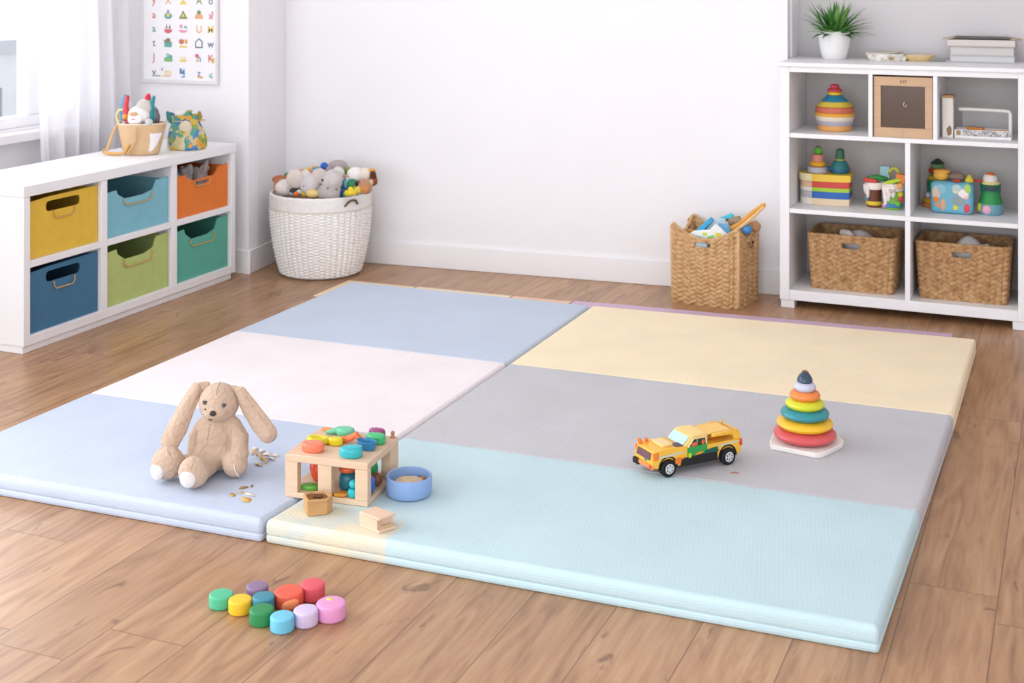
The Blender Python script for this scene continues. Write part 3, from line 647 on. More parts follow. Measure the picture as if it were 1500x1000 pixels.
def stitch(pts, r=.0009):
    Q = []
    for x, z in pts:
        h = bv.ray_cast(Vector((x, -.4, z)), Vector((0, 1, 0)))[0]
        if h: Q.append((x, h.y - .0002, z))
    if len(Q) > 2: obj('seam', MB().tube(Q, r, 8), plush('ab8f78'), rb, label='thin stitched seam line')
stitch([(-.006 - .0012 * i, .142 - .010 * i) for i in range(9)]); stitch([(.052 + .0006 * i, .128 - .008 * i) for i in range(8)])
stitch([(-.052 - .0004 * i, .122 - .009 * i) for i in range(6)])
obj('foot_pad', MB().ell((-.132, -.121, .034), (.026, .013, .025), rot=(-.1, 0, -.55)), PAD, rb, label='white foot pad')
obj('foot_pad', MB().ell((-.026, -.172, .036), (.024, .012, .025), rot=(-.1, 0, -.15)), PAD, rb, label='white foot pad')
obj('paw_stitch', MB().tube([(.079, -.088, .047), (.080, -.0895, .035), (.086, -.086, .020), (.090, -.080, .013)], .0016, 8), mat('f2eeec', .8), rb, label='white crescent stitch')

# wood shavings
rn = random.Random(5)
SH1 = [(372, 664, 'e0c9a0'), (380, 671, 'd9b98a'), (388, 676, 'cfb08a'), (392, 667, 'e8e0d4'), (398, 673, 'e6dccb'), (379, 681, 'dfc398'), (384, 661, 'efe8dc'), (374, 658, 'ece6df'), (404, 668, 'e9e4dc')]
SH2 = [(357, 715, 'a8814f'), (341, 725, 'c2a25e'), (361, 732, 'e0b96a'), (369, 712, '8a7a66'), (364, 724, 'efe6d6'), (353, 722, 'ccb794'), (371, 726, 'e2d6c2')]
def shaving(px, py, c, L, w, lab, grp, flat=False):
    p = flr(px, py, .06); a = rn.uniform(0, 3.1); cv = rn.uniform(.5, 1.3) * (.25 if flat else 1)
    L *= 1.35; w *= 1.7
    mb = MB().grid(8, 3, lambda u, v: ((u - .5) * L, (v - .5) * w * (1 - .7 * abs(2 * u - 1) ** 2), .0012 + cv * .25 * L * (1 - (2 * u - 1) ** 2) + .15 * w * (v - .5)))
    solo('wood_shaving', mb, wood(c), lab, 'wood shaving', (p.x, p.y, ZM - .001), a, grp, solid=.0012)
for i, (px, py, c) in enumerate(SH1): shaving(px, py, c, (.030, .034, .028, .02, .018, .022, .016, .014, .016)[i], .010, 'thin curled wood shaving on the mat between rabbit and shape box', 'wood shavings beside the rabbit')
for i, (px, py, c) in enumerate(SH2): shaving(px, py, c, (.020, .021, .032, .014, .018, .015, .014)[i], (.006, .009, .016, .004, .007, .006, .006)[i], 'small tan wood flake on the mat in front of the rabbit', 'wood flakes in front of the rabbit', True)

# ------------------------------------------------------------------ shape sorter box
BW = wood('dfc2a5')
sb = thing('shape_sorter_box', 'open sided pale wooden box with colourful shapes on top', 'shape sorter', (-1.900, 3.267, ZM), radians(5.4))
W2, D2_, Hb = .1225, .108, .1175
obj('top_board', MB().bb(-W2, W2, -D2_, D2_, Hb - .020, Hb), BW, sb, bev=.002)
obj('base_board', MB().bb(-W2, W2, -D2_, D2_, 0, .015), BW, sb, bev=.002)
zp0, zp1 = .015, Hb - .020
for x0, x1, y0, y1 in ((-W2, -W2 + .037, -D2_, -D2_ + .024), (-.024, .016, -D2_, -D2_ + .024), (W2 - .037, W2, -D2_, -D2_ + .024), (W2 - .030, W2, D2_ - .055, D2_), (-W2, -W2 + .030, D2_ - .055, D2_)):
    obj('post', MB().bb(x0, x1, y0, y1, zp0, zp1), BW, sb, bev=.0015)
obj('peg', MB().lathe([(.009, 0), (.007, .004), (.004, .008), (.006, .013), (.0045, .018), (.001, .020)], (.110, .096, Hb), 14), wood('b98a68'), sb, label='small brown wooden peg')
obj('side_knob', MB().ell((-W2 - .004, .06, Hb - .010), .008), gloss('c8d23c'), sb, label='lime green knob')
SB = Matrix.Translation(sb.location) @ Euler(sb.rotation_euler).to_matrix().to_4x4()
SBI = SB.inverted()
GT = 'toy shapes on top of the shape sorter'; ZT = ZM + Hb + .0005
def topshape(name, mb, c, lab, x, y, rz=0., mats=None):
    mb.v = [(p[0] * 1.12, p[1] * 1.12, p[2] * 1.2) for p in mb.v]
    return solo(name, mb, mats or gloss(c), lab, 'toy block', (x, y, ZT), rz, GT)
topshape('shape_block', MB().puck((0, 0, 0), .03, .019, .3, sx=1.0, sy=.68), 'ef7f5e', 'coral oval block at the front left of sorter top', -1.953, 3.196, .05)
topshape('shape_block', MB().puck((0, 0, 0), .029, .020, .3, sx=1, sy=.72).puck((.008, .006, .019), .018, .004, .3, sx=1, sy=.6), '35b3bd', 'turquoise oval block at the front right of sorter top', -1.835, 3.199, .15)
dish = [(.004, .0), (.020, 0), (.025, .006), (.028, .020), (.026, .021), (.022, .012), (.004, .010)]
topshape('shape_block', MB().lathe(dish, sx=1, sy=.62), '2f7fae', 'deep blue hollow oval cup behind the turquoise block', -1.822, 3.262, -.1)
topshape('shape_block', MB().puck((0, 0, 0), .026, .022, .3, sx=1, sy=.66), '3fb873', 'emerald green rounded block near the sorter rear right', -1.822, 3.314, .1)
topshape('shape_block', MB().puck((0, 0, 0), .022, .024, .3, sx=1, sy=.5), '9a3f7a', 'plum purple block behind the green block', -1.836, 3.348, .1)
mb = MB().tube([(-.034 + .024 * cos(a), .012 * sin(a), .008) for a in [2 * pi * i / 20 for i in range(20)]], .0075, 10, closed=True); mb.puck((.012, 0, 0), .016, .017, .3, sx=1.2, sy=.8)
topshape('shape_block', mb, 'dfcb1f', 'yellow block with a ring handle left of centre', -1.932, 3.258, .15)
mb = MB().tube([(.016, .004, .0075), (.006, .002, .020), (-.006, 0, .012), (-.022, -.004, .0075), (-.034, -.006, .0075)], [.008, .0085, .008, .0075, .007], 12)
topshape('shape_block', mb, 'f07a45', 'bright orange bent piece between yellow and blue shapes', -1.879, 3.290, .05)
mb = MB().puck((.012, 0, 0), .025, .018, .4, sx=1, sy=.72).tube([(-.006, 0, .010), (-.035, -.008, .005)], [.0098, .0042], 12)
topshape('shape_block', mb, '6cc7a0', 'mint green teardrop block along the sorter rear edge', -1.945, 3.336, .1)
topshape('shape_block', MB().puck((0, 0, 0), .016, .006, .3, sx=1, sy=.5), 'ef9a63', 'small flat orange chip at the rear left corner', -2.000, 3.352, .1)
GI = 'toy shapes inside the shape sorter'; ZI = ZM + .0155
def inside(mb, c, lab, x, y, rz=0.):
    p = SB @ Vector((x, y, 0)); solo('shape_block', mb, gloss(c), lab, 'toy block', (p.x, p.y, ZI), rz, GI)
inside(MB().ell((0, 0, .038), (.030, .021, .035), lump=.08, seed=3), 'd9502f', 'red lump seen through the left front opening', -.058, -.030)
inside(MB().puck((0, 0, 0), .022, .014, .4, sx=1.25, sy=.7), '5aa83c', 'leaf green flat block in the left front opening', -.062, -.075, .2)
inside(MB().puck((0, 0, 0), .028, .050, .3, taper=.95), '1f6f7f', 'dark teal cup seen through the right front opening', .040, -.045)
p_ = SB @ Vector((.038, -.045, 0)); solo('shape_block', MB().puck((0, 0, 0), .026, .016, .4), gloss('e2683a'), 'orange red disc lying on the dark teal cup', 'toy block', (p_.x, p_.y, ZI + .0505), 0, GI)
inside(MB().puck((0, 0, 0), .015, .022, .3).ell((0, 0, .034), .012), '27b9c4', 'cyan peg shape standing by the right front post', .072, -.088)
inside(MB().puck((0, 0, 0), .022, .045, .3, sx=.9), '3f70c8', 'royal blue block seen through the side opening', .098, -.052)
inside(MB().ell((0, 0, .018), .018), '8a5a3f', 'brown ball seen through the side opening', .100, .002)
inside(MB().ell((0, 0, .03), (.018, .018, .030)), '3fae68', 'green egg shape at the rear of the sorter', .070, .040)
inside(MB().puck((0, 0, 0), .018, .038, .3), '6fb6e6', 'light blue block at the rear left of the sorter', -.085, .066)
inside(MB().puck((0, 0, 0), .017, .009, .4, sx=1.3), 'd9922f', 'amber flat chip beside the dark teal cup', .036, -.090, .3)

# bowl
bo = thing('bowl', 'round powder blue bowl at the right of the shape sorter', 'bowl', (-1.708, 3.296, ZM))
obj('shell', MB().lathe([(.050, 0), (.058, .003), (.0625, .012), (.0635, .045), (.0628, .052), (.060, .0545), (.0565, .052), (.0555, .020), (.050, .012), (.005, .011)], seg=56), satin('8fadda'), bo)
solo('grain_filling', MB().ell((0, 0, .009), (.042, .042, .016), lump=.06, seed=9, seg=32), mat('dcc6a2', .8, .15, 60, .3, 200), 'beige heap lying in the blue bowl', 'food', (-1.708, 3.296, ZM + .020))
solo('toy_chip', MB().puck((0, 0, 0), .008, .010, .3), gloss('e08a3c'), 'tiny orange chip at the back rim inside the bowl', 'toy block', (-1.690, 3.340, ZM + .0245))
solo('toy_chip', MB().box((0, 0, .006), (.018, .010, .012)), gloss('7fa9dd'), 'pale blue chip leaning inside the bowl rear', 'toy block', (-1.712, 3.342, ZM + .0245), bev=.002)

# two wooden blocks
wa = thing('wooden_block', 'hollow topped caramel wooden block in front of the shape sorter', 'toy block', (-1.878, 3.095, ZM), radians(-2))
o_ = [(-.040, -.006), (-.004, -.041), (.037, -.008), (.036, .020), (.006, .038), (-.032, .022)]
obj('block_body', MB().prism(o_, 0, .036), wood('c89b68'), wa, bev=.003)
obj('hollow_rim', MB().tube([(x * .90, y * .90, .038) for x, y in o_], .0048, 8, closed=True), wood('c89b68'), wa)
obj('hollow_fill', MB().prism([(x * .8, y * .8) for x, y in o_], .0355, .0372), wood('8f6238'), wa, label='darker brown hollow')
obj('dark_chip', MB().box((.002, .0, .040), (.022, .016, .006), (0.1, 0, .3)), wood('5f4028'), wa)
wb = thing('wooden_block', 'pale wooden block with slotted end on the cream corner', 'toy block', (-1.672, 3.088, ZM), radians(0))
f0, f1, f2 = Vector((-.056, -.032)), Vector((.014, -.054)), Vector((.037, -.009)); f3 = f0 + f2 - f1
o_ = [tuple(f0), tuple(f1), tuple(f2), tuple(f3)]
obj('block_body', MB().prism(o_, 0, .008).prism(o_, .032, .039).prism([tuple(f0), tuple(f1 * .9 + f0 * .1), tuple(f2 * .9 + f3 * .1), tuple(f3)], .008, .032), wood('e3c5aa'), wb, bev=.0012)
e0 = f1 * .985 + f0 * .015; e1 = f2 * .985 + f3 * .015
obj('end_board', MB().prism([tuple(e0), tuple(e0 + (f1 - f0) * .01), tuple(e1 * .9 + e0 * .1 + (f1 - f0) * .01), tuple(e1 * .9 + e0 * .1)], .008, .017).prism([tuple(e0), tuple(e0 + (f1 - f0) * .01), tuple(e0 * .84 + e1 * .16 + (f1 - f0) * .01), tuple(e0 * .84 + e1 * .16)], .017, .032), wood('d0ad8c'), wb)

# ------------------------------------------------------------------ toy truck
tr = thing('toy_truck', 'yellow toy pickup truck with green door on the grey panel', 'toy truck', (-1.060, 3.806, ZM), radians(-129.7))
YEL = gloss('f4bb3c'); ORG = gloss('ee7f2e'); BLK = mat('1d1c1d', .6); TW = .047
def arch(cx, n=9): return [(cx + .030 * cos(pi * i / n), .024 + .030 * sin(pi * i / n)) for i in range(n + 1)]
prof = [(-.152, .030)] + arch(-.1035)[::-1] + arch(.1035)[::-1] + [(.152, .032), (.157, .050), (.150, .084), (.120, .090), (.048, .086), (.040, .082), (-.030, .078), (-.150, .078)]
SIDE = XZ @ Matrix.Translation((0, 0, 0))
obj('body', MB().prism(prof, -TW, TW, XZ), YEL, tr, bev=.002)
obj('underside', MB().bb(-.07, .07, -.040, .040, .018, .040), BLK, tr)
obj('cab', MB().prism([(.050, .082), (.022, .113), (.014, .117), (-.030, .117), (-.036, .112), (-.036, .076)], -TW + .003, TW - .003, XZ), gloss('f2cf7e'), tr, bev=.003)
obj('windscreen', MB().prism([(.0485, .086), (.0255, .1115), (.0265, .1122), (.0495, .0868)], -TW + .009, TW - .009, XZ), mat('bfe6df', .15, .12, 30), tr, label='pale aqua windscreen')
for s in (1, -1):
    y0, y1 = sorted((s * (TW - .004), s * (TW - .001)))
    w_ = MB().prism([(.034, .080), (.016, .106), (.004, .108), (.004, .080)], -y1, -y0, XZ).prism([(.000, .080), (.000, .108), (-.024, .106), (-.027, .080)], -y1, -y0, XZ)
    obj('side_window', w_, mat('27402f', .2), tr, label='dark green side window')
    obj('window_trim', MB().tube([(.034, s * TW, .082), (.017, s * TW, .107), (-.025, s * TW, .107), (-.029, s * TW, .082)], .0022, 8), gloss('f3d9a0'), tr)
    obj('window_seat', MB().ell((.012, s * (TW - .0012), .086), (.011, .0012, .009)).ell((-.018, s * (TW - .0012), .090), (.006, .0012, .009)), gloss('e0642f'), tr)
    for cx in (.1035, -.1035): obj('wheel_arch', MB().tube([(cx + .0305 * cos(pi * i / 10), s * (TW - .003), .0255 + .0305 * sin(pi * i / 10)) for i in range(11)], .0042, 10), BLK, tr)
    y0, y1 = sorted((s * (TW - .001), s * (TW + .0018)))
    obj('door', MB().prism([(.037, .044), (.038, .0795), (-.031, .0835), (-.031, .050)], -y1, -y0, XZ), gloss('2f9a46'), tr, bev=.001, label='green door')
    y0, y1 = sorted((s * (TW - .0005), s * (TW + .003)))
    obj('side_skirt', MB().prism([(.060, .020), (.062, .048), (-.030, .052), (-.066, .054), (-.066, .020)], -y1, -y0, XZ), BLK, tr, bev=.001)
    obj('rear_skirt', MB().prism([(-.022, .050), (-.024, .061), (-.066, .066), (-.070, .050)], -y1 - .0006, -y0, XZ), gloss('0f5a52'), tr, label='dark teal skirt panel')
    obj('fender_patch', MB().prism([(.064, .030), (.080, .034), (.082, .046), (.066, .054), (.050, .050)], -y1, -y0, XZ), ORG, tr, label='orange fender patch')
    obj('side_stripe', MB().prism([(.148, .062), (.148, .067), (.060, .072), (.044, .068), (.090, .062)], -y1 + .0015, -y0, XZ).prism([(-.068, .064), (-.068, .070), (-.140, .074), (-.148, .070), (-.110, .066)], -y1 + .0015, -y0, XZ), mat('cfcabb', .5), tr, label='pale grey side stripe')
    obj('corner_lamp', MB().bb(.136, .154, *sorted((s * (TW - .006), s * (TW + .003))), .058, .083), ORG, tr, bev=.002, label='orange corner lamp')
    obj('tail_lamp', MB().bb(-.155, -.146, *sorted((s * (TW - .008), s * (TW + .003))), .054, .076), gloss('d94a2c'), tr, bev=.0015)
    obj('bed_rail', MB().prism([(-.050, .100), (-.056, .108), (-.125, .112), (-.148, .100), (-.152, .078), (-.128, .078), (-.122, .097)], *sorted((-s * (TW - .012), -s * TW)), XZ), YEL, tr, bev=.0015)
    obj('door_opening', MB().prism([(.014, .052), (-.006, .052), (-.016, .058), (-.014, .062), (.006, .058)], -y1 - .0005, -y0, XZ), gloss('e8902f'), tr, label='orange door vent')
    obj('door_handle', MB().bb(.026, .035, *sorted((s * TW, s * (TW + .0035))), .046, .062), gloss('c9d52f'), tr, label='lime door handle')
obj('seat', MB().box((.012, .0, .092), (.016, .086, .020)), gloss('d9582c'), tr)
obj('bed_cover', MB().prism([(-.036, .104), (-.050, .110), (-.124, .112), (-.128, .108), (-.050, .104)], -.034, .034, XZ), gloss('f2c25e'), tr, bev=.0015)
obj('bed_wall', MB().bb(-.152, -.140, -.035, .035, .078, .104), YEL, tr)
obj('bed_roll', MB().tube([(-.06, .0, .088), (-.115, .0, .090)], .018, 14), gloss('d9822c'), tr)
obj('grille', MB().prism([(.1585, .056), (.1535, .079), (.1505, .079), (.1555, .056)], -.034, .034, XZ), mat('6f4a52', .4), tr)
obj('hood_pad', MB().bb(.075, .112, -.030, .030, .087, .097), gloss('f3d48c'), tr, bev=.003)
obj('hood_vent', MB().bb(.046, .072, .010, .040, .085, .089), mat('5b4658', .5), tr, bev=.001)
obj('hood_horn', MB().tube([(.142, -.036, .084), (.147, -.036, .100)], [.007, .006], 10).tube([(.122, -.034, .088), (.128, -.030, .101)], .005, 10), ORG, tr)
obj('badge', MB().ell((.1565, .012, .050), (.0025, .009, .0045)), gloss('1fa06a'), tr)
obj('bumper', MB().bb(.148, .160, -TW, TW, .026, .040), gloss('ef8a4a'), tr, bev=.003)
obj('bumper_guard', MB().bb(.140, .163, -TW - .002, -.020, .020, .040), BLK, tr, bev=.003)
obj('fog_lamp', MB().ell((.159, .040, .036), (.004, .006, .006)), gloss('c83a4a'), tr)
obj('roof_hook', MB().tube([(-.132, -.02, .110), (-.134, -.02, .120), (-.128, -.012, .121)], .004, 8), gloss('e0b24a'), tr)
for cx in (.1035, -.1035):
    for s in (1, -1):
        wl = obj('wheel', MB().lathe([(.010, -.011), (.021, -.011), (.0245, -.008), (.0245, .008), (.021, .011), (.010, .011)], (cx, s * .044, .0245), 32, rot=(-s * pi / 2, 0, 0)), mat('161616', .7), tr)
        hb = MB().lathe([(.002, .0095), (.0135, .0095), (.0145, .012), (.0125, .0125), (.004, .0125), (.0035, .0145), (.001, .015)], (cx, s * .044, .0245), 28, rot=(-s * pi / 2, 0, 0))
        for i in range(6): a = i * pi / 3; hb.box((cx + .0075 * cos(a), s * (.044 + .0134), .0245 + .0075 * sin(a)), (.0105, .0016, .0036), (0, -a, 0))
        obj('hub', hb, mat('d9d9dc', .35, metal=.3), wl, label='silver hub')
        dk = MB()
        for i in range(6): a = i * pi / 3 + pi / 6; dk.ell((cx + .0088 * cos(a), s * (.044 + .0124), .0245 + .0088 * sin(a)), (.0024, .0009, .0024))
        obj('hub_hole', dk, BLK, wl)
for ch in tr.children:
    if not ch.name.startswith('wheel') or ch.name.startswith('wheel_arch'):
        k_ = 1.0 if ch.name.startswith('wheel_arch') else .83
        for v in ch.data.vertices: v.co.z = v.co.z * k_ + (.0045 if k_ < 1 else 0)
solo('sliver', MB().tube([(-.012, 0, .0015), (0, .003, .002), (.010, -.002, .0015)], [.0018, .0022, .0012], 8), wood('a8705a'), 'thin reddish brown sliver on the grey panel beside the truck', 'wood shaving', (*flr(1077, 693, .06).xy, ZM - .0005), .4)

# ------------------------------------------------------------------ ring stacker
SCX, SCY = -.783, 4.112
st = thing('ring_stacker', 'rainbow ring stacker with navy cap on the grey panel', 'stacking toy', (SCX, SCY, ZM))
bp = [(-.877, 4.052), (-.869, 4.024), (-.732, 4.002), (-.714, 4.012), (-.705, 4.03), (-.672, 4.118), (-.672, 4.148), (-.70, 4.205), (-.86, 4.218), (-.886, 4.15)]
obj('base', MB().prism([(x - SCX, y - SCY) for x, y in bp], 0, .017), satin('ece5df'), st, bev=.003)
obj('pole', MB().lathe([(.010, .017), (.010, .19)], seg=16), wood('d9c3a0'), st)
for n_, Rr, z, hh_, c in (('ring', .0945, .038, .021, 'd4585a'), ('ring', .0845, .073, .0185, 'f3bd2c'), ('ring', .0730, .107, .0180, '2f8f98'), ('ring', .0585, .138, .0165, 'd5d72c'), ('ring', .0460, .167, .0150, 'f08a45')):
    r_ = (Rr - .010) / 2; obj(n_, MB().torus((0, 0, z), .010 + r_, r_, rz=hh_, seg=48, ring=18), gloss(c), st)
obj('bead', MB().ell((0, 0, .194), (.0325, .0325, .0205), seg=32, ring=18), gloss('c9c9dc'), st, label='pale lilac grey bead')
obj('cap', MB().lathe([(.020, .209), (.0235, .213), (.0225, .222), (.017, .234), (.010, .241), (.001, .244)], seg=28), gloss('34485c'), st, label='navy cap')
ST_K = .9
obj('tip', MB().tube([(-.008, 0, .241), (-.003, .002, .246), (.004, 0, .246), (.009, .001, .242)], [.003, .004, .004, .003], 8), wood('8a6a4c'), st)

for ch in st.children:
    for v in ch.data.vertices: v.co.z *= ST_K
# ------------------------------------------------------------------ round blocks on the floor
FB = [(324, 887, .0285, .030, '55bd92', 'mint green round block at the left end of the floor row', 1), (352, 895.6, .0275, .031, 'f2c22f', 'sunny yellow round block in the floor row', 1),
      (377, 877, .0265, .034, '8a7391', 'dusky mauve round block behind the yellow one', 1), (386, 894, .0262, .036, '3f8a9c', 'dusty teal blue round block behind the dark green one', 1),
      (383.5, 911.8, .0285, .034, '2f8a50', 'dark green round block in the front of the group', 1), (423, 886, .0345, .036, 'e8604a', 'coral red wide round block with an orange petal', 1.0),
      (458, 876, .0295, .038, 'dc5b66', 'rose red round block at the back of the group', 1), (413.5, 922, .0275, .034, '72c3df', 'sky blue round block nearest the viewer', 1),
      (448, 913.5, .0285, .035, 'd3c1e0', 'pale lavender round block left of the pink one', 1), (485, 904.5, .0345, .037, 'e39ac9', 'candy pink round block with a lime dot on top', 1)]
for px, py, r, h, c, lab, sx in FB:
    p = flr(px, py); t = thing('round_block', lab, 'toy block', (p.x, p.y, 0.0), rn.uniform(0, 3), 'round blocks on the floor')
    obj('block_body', MB().puck((0, 0, 0), r, h, .16, seg=40), satin(c), t)
    if 'lime dot' in lab: t.rotation_euler.z = 0; obj('dot', MB().ell((-.010, .010, h), (.009, .006, .002)), mat('cdd66a', .6), t)
    if 'petal' in lab: t.rotation_euler.z = YAW; obj('petal', MB().ell((.008, -r + .003, h * .42), (.022, .0065, h * .34), rot=(0, -.35, .25)), satin('f0925c'), t)

# ------------------------------------------------------------------ bags on the low cabinet
ZC = CH + .001
bp_ = flr(203, 226, ZC); bg = thing('cloth_bag', 'tan canvas bucket bag with strap on the low cabinet, full of toys', 'bag', (bp_.x, bp_.y + .02, ZC), YAW)
CANV = cloth('d9b78f')
def bagfn(a, z): return 1 + .03 * sin(3 * a + 1) * (z / .14)
obj('bag_body', MB().lathe([(.03, 0), (.074, 0), (.082, .006), (.098, .075), (.111, .142), (.108, .142), (.094, .075), (.078, .010), (.03, .008)], sy=.72, seg=48, fn=bagfn), CANV, bg)
obj('bag_rim', MB().tube([(.110 * bagfn(2 * pi * i / 48, .14) * cos(2 * pi * i / 48), .72 * .110 * bagfn(2 * pi * i / 48, .14) * sin(2 * pi * i / 48), .142) for i in range(48)], .0032, 8, closed=True), cloth('ecdcc4'), bg)
obj('fold', MB().prism([(-.006, .138), (.000, .138), (-.006, .07), (-.048, .008), (-.056, .008), (-.018, .07)], -.004, .002, MX((0.01, -.077, .0), (.22, 0, 0)) @ XZ), cloth('cfa97c'), bg, bev=.0015)
def bag_r(z): return (.082 + (z - .006) / .069 * .016 if z < .075 else .098 + (z - .075) / .067 * .013)
def bag_pt(a, z, o=.002): r = bag_r(z) * bagfn(a, z) + o; return (r * cos(a), .72 * r * sin(a), z)
obj('light_panel', MB().grid(10, 12, lambda u, v: bag_pt(radians(-58 + 10 * v * (1 - v)) + radians((8 + 34 * v ** .7)) * u, .016 + .084 * v)), cloth('f1ecec'), bg, label='white side panel', solid=.002)
ST = mat('dba860', .6, .05)
obj('strap', MB().tube([(-.108, -.012, .134), (-.124, -.02, .100), (-.138, -.035, .050), (-.148, -.045, .012)], .0075, 10, flat=.6), ST, bg)
obj('strap', MB().tube([(-.148, -.045, .008), (-.115, -.055, .0075), (-.085, -.058, .008), (-.060, -.062, .014), (-.040, -.068, .045)], .0072, 10), ST, bg)
obj('strap_ring', MB().torus((-.155, -.04, .017), .008, .0035, rot=(pi / 2, 0, 0)), mat('c79a5a', .4), bg)

def loc8(x, y, dY=0.): return at(140 + x / 6.667, 110 + y / 6.667, bg.location.y + dY)
k8 = 1 / 6.667 / 322
def pl(name, label, cat, cxy, dY, r, col, extra=(), ry=None, grp=None, lump=.03, m=None, locf=loc8, kk=k8, rot=(0, 0, 0), zmin=None):
    c = locf(*cxy, dY); t = thing(name, label, cat, c, YAW, grp)
    obj('body', MB().ell((0, 0, 0), (r[0] * kk, (ry or min(r)) * kk, r[1] * kk), rot=rot, seg=26, ring=16, lump=lump, seed=int(cxy[0])), (m or plush)(col), t)
    for e in extra:
        nm, dx, dz, dy, rr, cl = e[:6]; rt = e[6] if len(e) > 6 else (0, 0, 0); mm = e[7] if len(e) > 7 else (m or plush)
        obj(nm, MB().ell((dx * kk, dy * kk, -dz * kk), tuple(q * kk for q in rr), rot=rt, seg=20, ring=12, lump=.02), mm(cl), t)
    return t
GB = 'toys in the tan bag'
pl('plush_toy', 'round cream plush with grey cap and red tip in tan bag', 'plush toy', (430, 395), -.02, (112, 100), 'eee6e4',
   [('muzzle', -20, 30, -85, (75, 40, 55), 'f4eff0'), ('nose', -35, -25, -100, (45, 26, 22), 'ddb48f'), ('cap', 45, -75, 10, (85, 70, 90), 'cfc8c0', (0, .35, 0)), ('cap_tip', 75, -165, 15, (30, 30, 52), 'd8404f', (0, .25, 0)), ('mouth', -30, 22, -122, (24, 6, 7), 'c79aa4')], grp=GB)
def rod(name, label, cat, pts, rad, col, locf, dY, grp, m=gloss, extra=None, flat=1.):
    P = [locf(x, y, dY + (d[0] if d else 0)) for x, y, *d in pts]; o = P[0]
    return solo(name, MB().tube([p - o for p in P], rad, 14, flat=flat, up=(0, 1, 0)), m(col), label, cat, o, 0, grp)
rod('toy_rod', 'curved crimson toy limb at left inside tan bag', 'toy', [(320, 480), (300, 380), (295, 290), (310, 215)], [.022, .017, .013, .011], 'd2404a', loc8, -.02, GB)
rod('toy_rod', 'tall sky blue toy limb behind the crimson one in tan bag', 'toy', [(275, 470), (262, 330), (275, 250), (285, 205)], [.012, .012, .011, .009], '4aa3c9', loc8, .01, GB)
rod('toy_rod', 'pale yellow hooped toy piece at left edge of tan bag', 'toy', [(250, 470), (215, 445), (205, 390), (230, 345), (265, 335)], .0062, 'e6dc9a', loc8, 0, GB)
rod('toy_rod', 'dark teal toy spoon handle at right in tan bag', 'toy', [(545, 470), (548, 330), (558, 250), (568, 215)], [.012, .011, .010, .008], '1f8f96', loc8, .0, GB)
rod('toy_rod', 'sage green rounded toy paddle at right in tan bag', 'toy', [(570, 480), (575, 400), (572, 330)], [.018, .022, .014], '7aa38c', loc8, .025, GB)
rod('toy_rod', 'dusky purple toy strip at right edge of tan bag', 'toy', [(600, 480), (612, 410), (600, 340)], [.008, .010, .006], '6f5a6c', loc8, .02, GB)
for x, y, r, c, lab in ((345, 475, 35, 'cf3440', 'small red ball at front rim of tan bag'), (435, 478, 30, 'e8742f', 'small orange ball under the cream plush in tan bag'), (290, 410, 30, 'ef9f3c', 'amber ball at left inside tan bag'), (285, 475, 28, 'a8d8c4', 'mint ball at left rim of tan bag'), (520, 460, 38, 'cfcdc9', 'pale grey ball under the teal spoon in tan bag')):
    c_ = loc8(x, y, -.035); solo('toy_ball', MB().ell((0, 0, 0), r * k8, lump=.04, seed=x), satin(c), lab, 'ball', c_, 0, GB)

b2 = flr(269, 219, ZC); dbag = thing('drawstring_bag', 'colourful patterned drawstring bag on the far end of low cabinet', 'bag', (b2.x, b2.y + .02, ZC), YAW)
PAT = pattern_material(['d9b52f', '3f79b0', 'c9b98a', '5a9a8c', 'e0a03c', '4a86b8', 'd6c9a0', '8aa05a'], 34, 2.)
def bf(a, z): return 1 + .05 * sin(3 * a + z * 30) + .03 * sin(7 * a)
obj('bag_body', MB().lathe([(.03, 0), (.080, 0), (.090, .012), (.092, .05), (.080, .095), (.066, .125), (.064, .140), (.072, .160), (.068, .161), (.058, .140), (.06, .12)], sy=.72, seg=48, fn=bf), PAT, dbag, sharp=80)
obj('light_patch', MB().ell((.008, -.048, .105), (.032, .012, .032), lump=.05), cloth('d9cbb4'), dbag, label='plain beige patch')
obj('drawstring', MB().tube([(.064 * cos(2 * pi * i / 30) * 1.02, .72 * .066 * sin(2 * pi * i / 30) * 1.04, .134) for i in range(30)], .003, 8, closed=True), mat('cdb68c', .7), dbag)
obj('cord_knot', MB().tube([(.066, -.01, .134), (.080, -.014, .140), (.088, -.012, .137)], .004, 8), mat('cdb277', .7), dbag)
obj('ear_flap', MB().tube([(-.062, -.02, .128), (-.074, -.02, .150), (-.082, -.02, .172)], [.010, .014, .009], 12, flat=.5, up=(0, 1, 0)), cloth('4f8f86'), dbag, label='teal corner flap')
obj('ear_flap', MB().tube([(.060, -.01, .134), (.066, -.01, .155), (.064, -.01, .172)], [.010, .013, .008], 12, flat=.5, up=(0, 1, 0)), cloth('a08a4c'), dbag, label='olive corner flap')
for x, y, rx, rz, c, lab in ((740, 400, 40, 40, '3f6fa3', 'blue cloth toy in top of patterned bag'), (712, 432, 38, 34, 'ecebe8', 'white cloth toy at left in patterned bag'), (830, 395, 60, 45, 'efe6e0', 'white crumpled toy at centre of patterned bag'), (905, 400, 45, 48, '5f9f8c', 'sea green toy at right in patterned bag'), (915, 355, 30, 16, '9aa86a', 'small olive toy on top of the sea green one')):
    c_ = at(140 + x / 6.667, 110 + y / 6.667, dbag.location.y - .012)
    solo('cloth_toy', MB().ell((0, 0, 0), (rx * k8, 30 * k8, rz * k8), lump=.06, seed=x, seg=24, ring=16), cloth(c), lab, 'toy', c_, YAW, 'toys in the patterned bag')

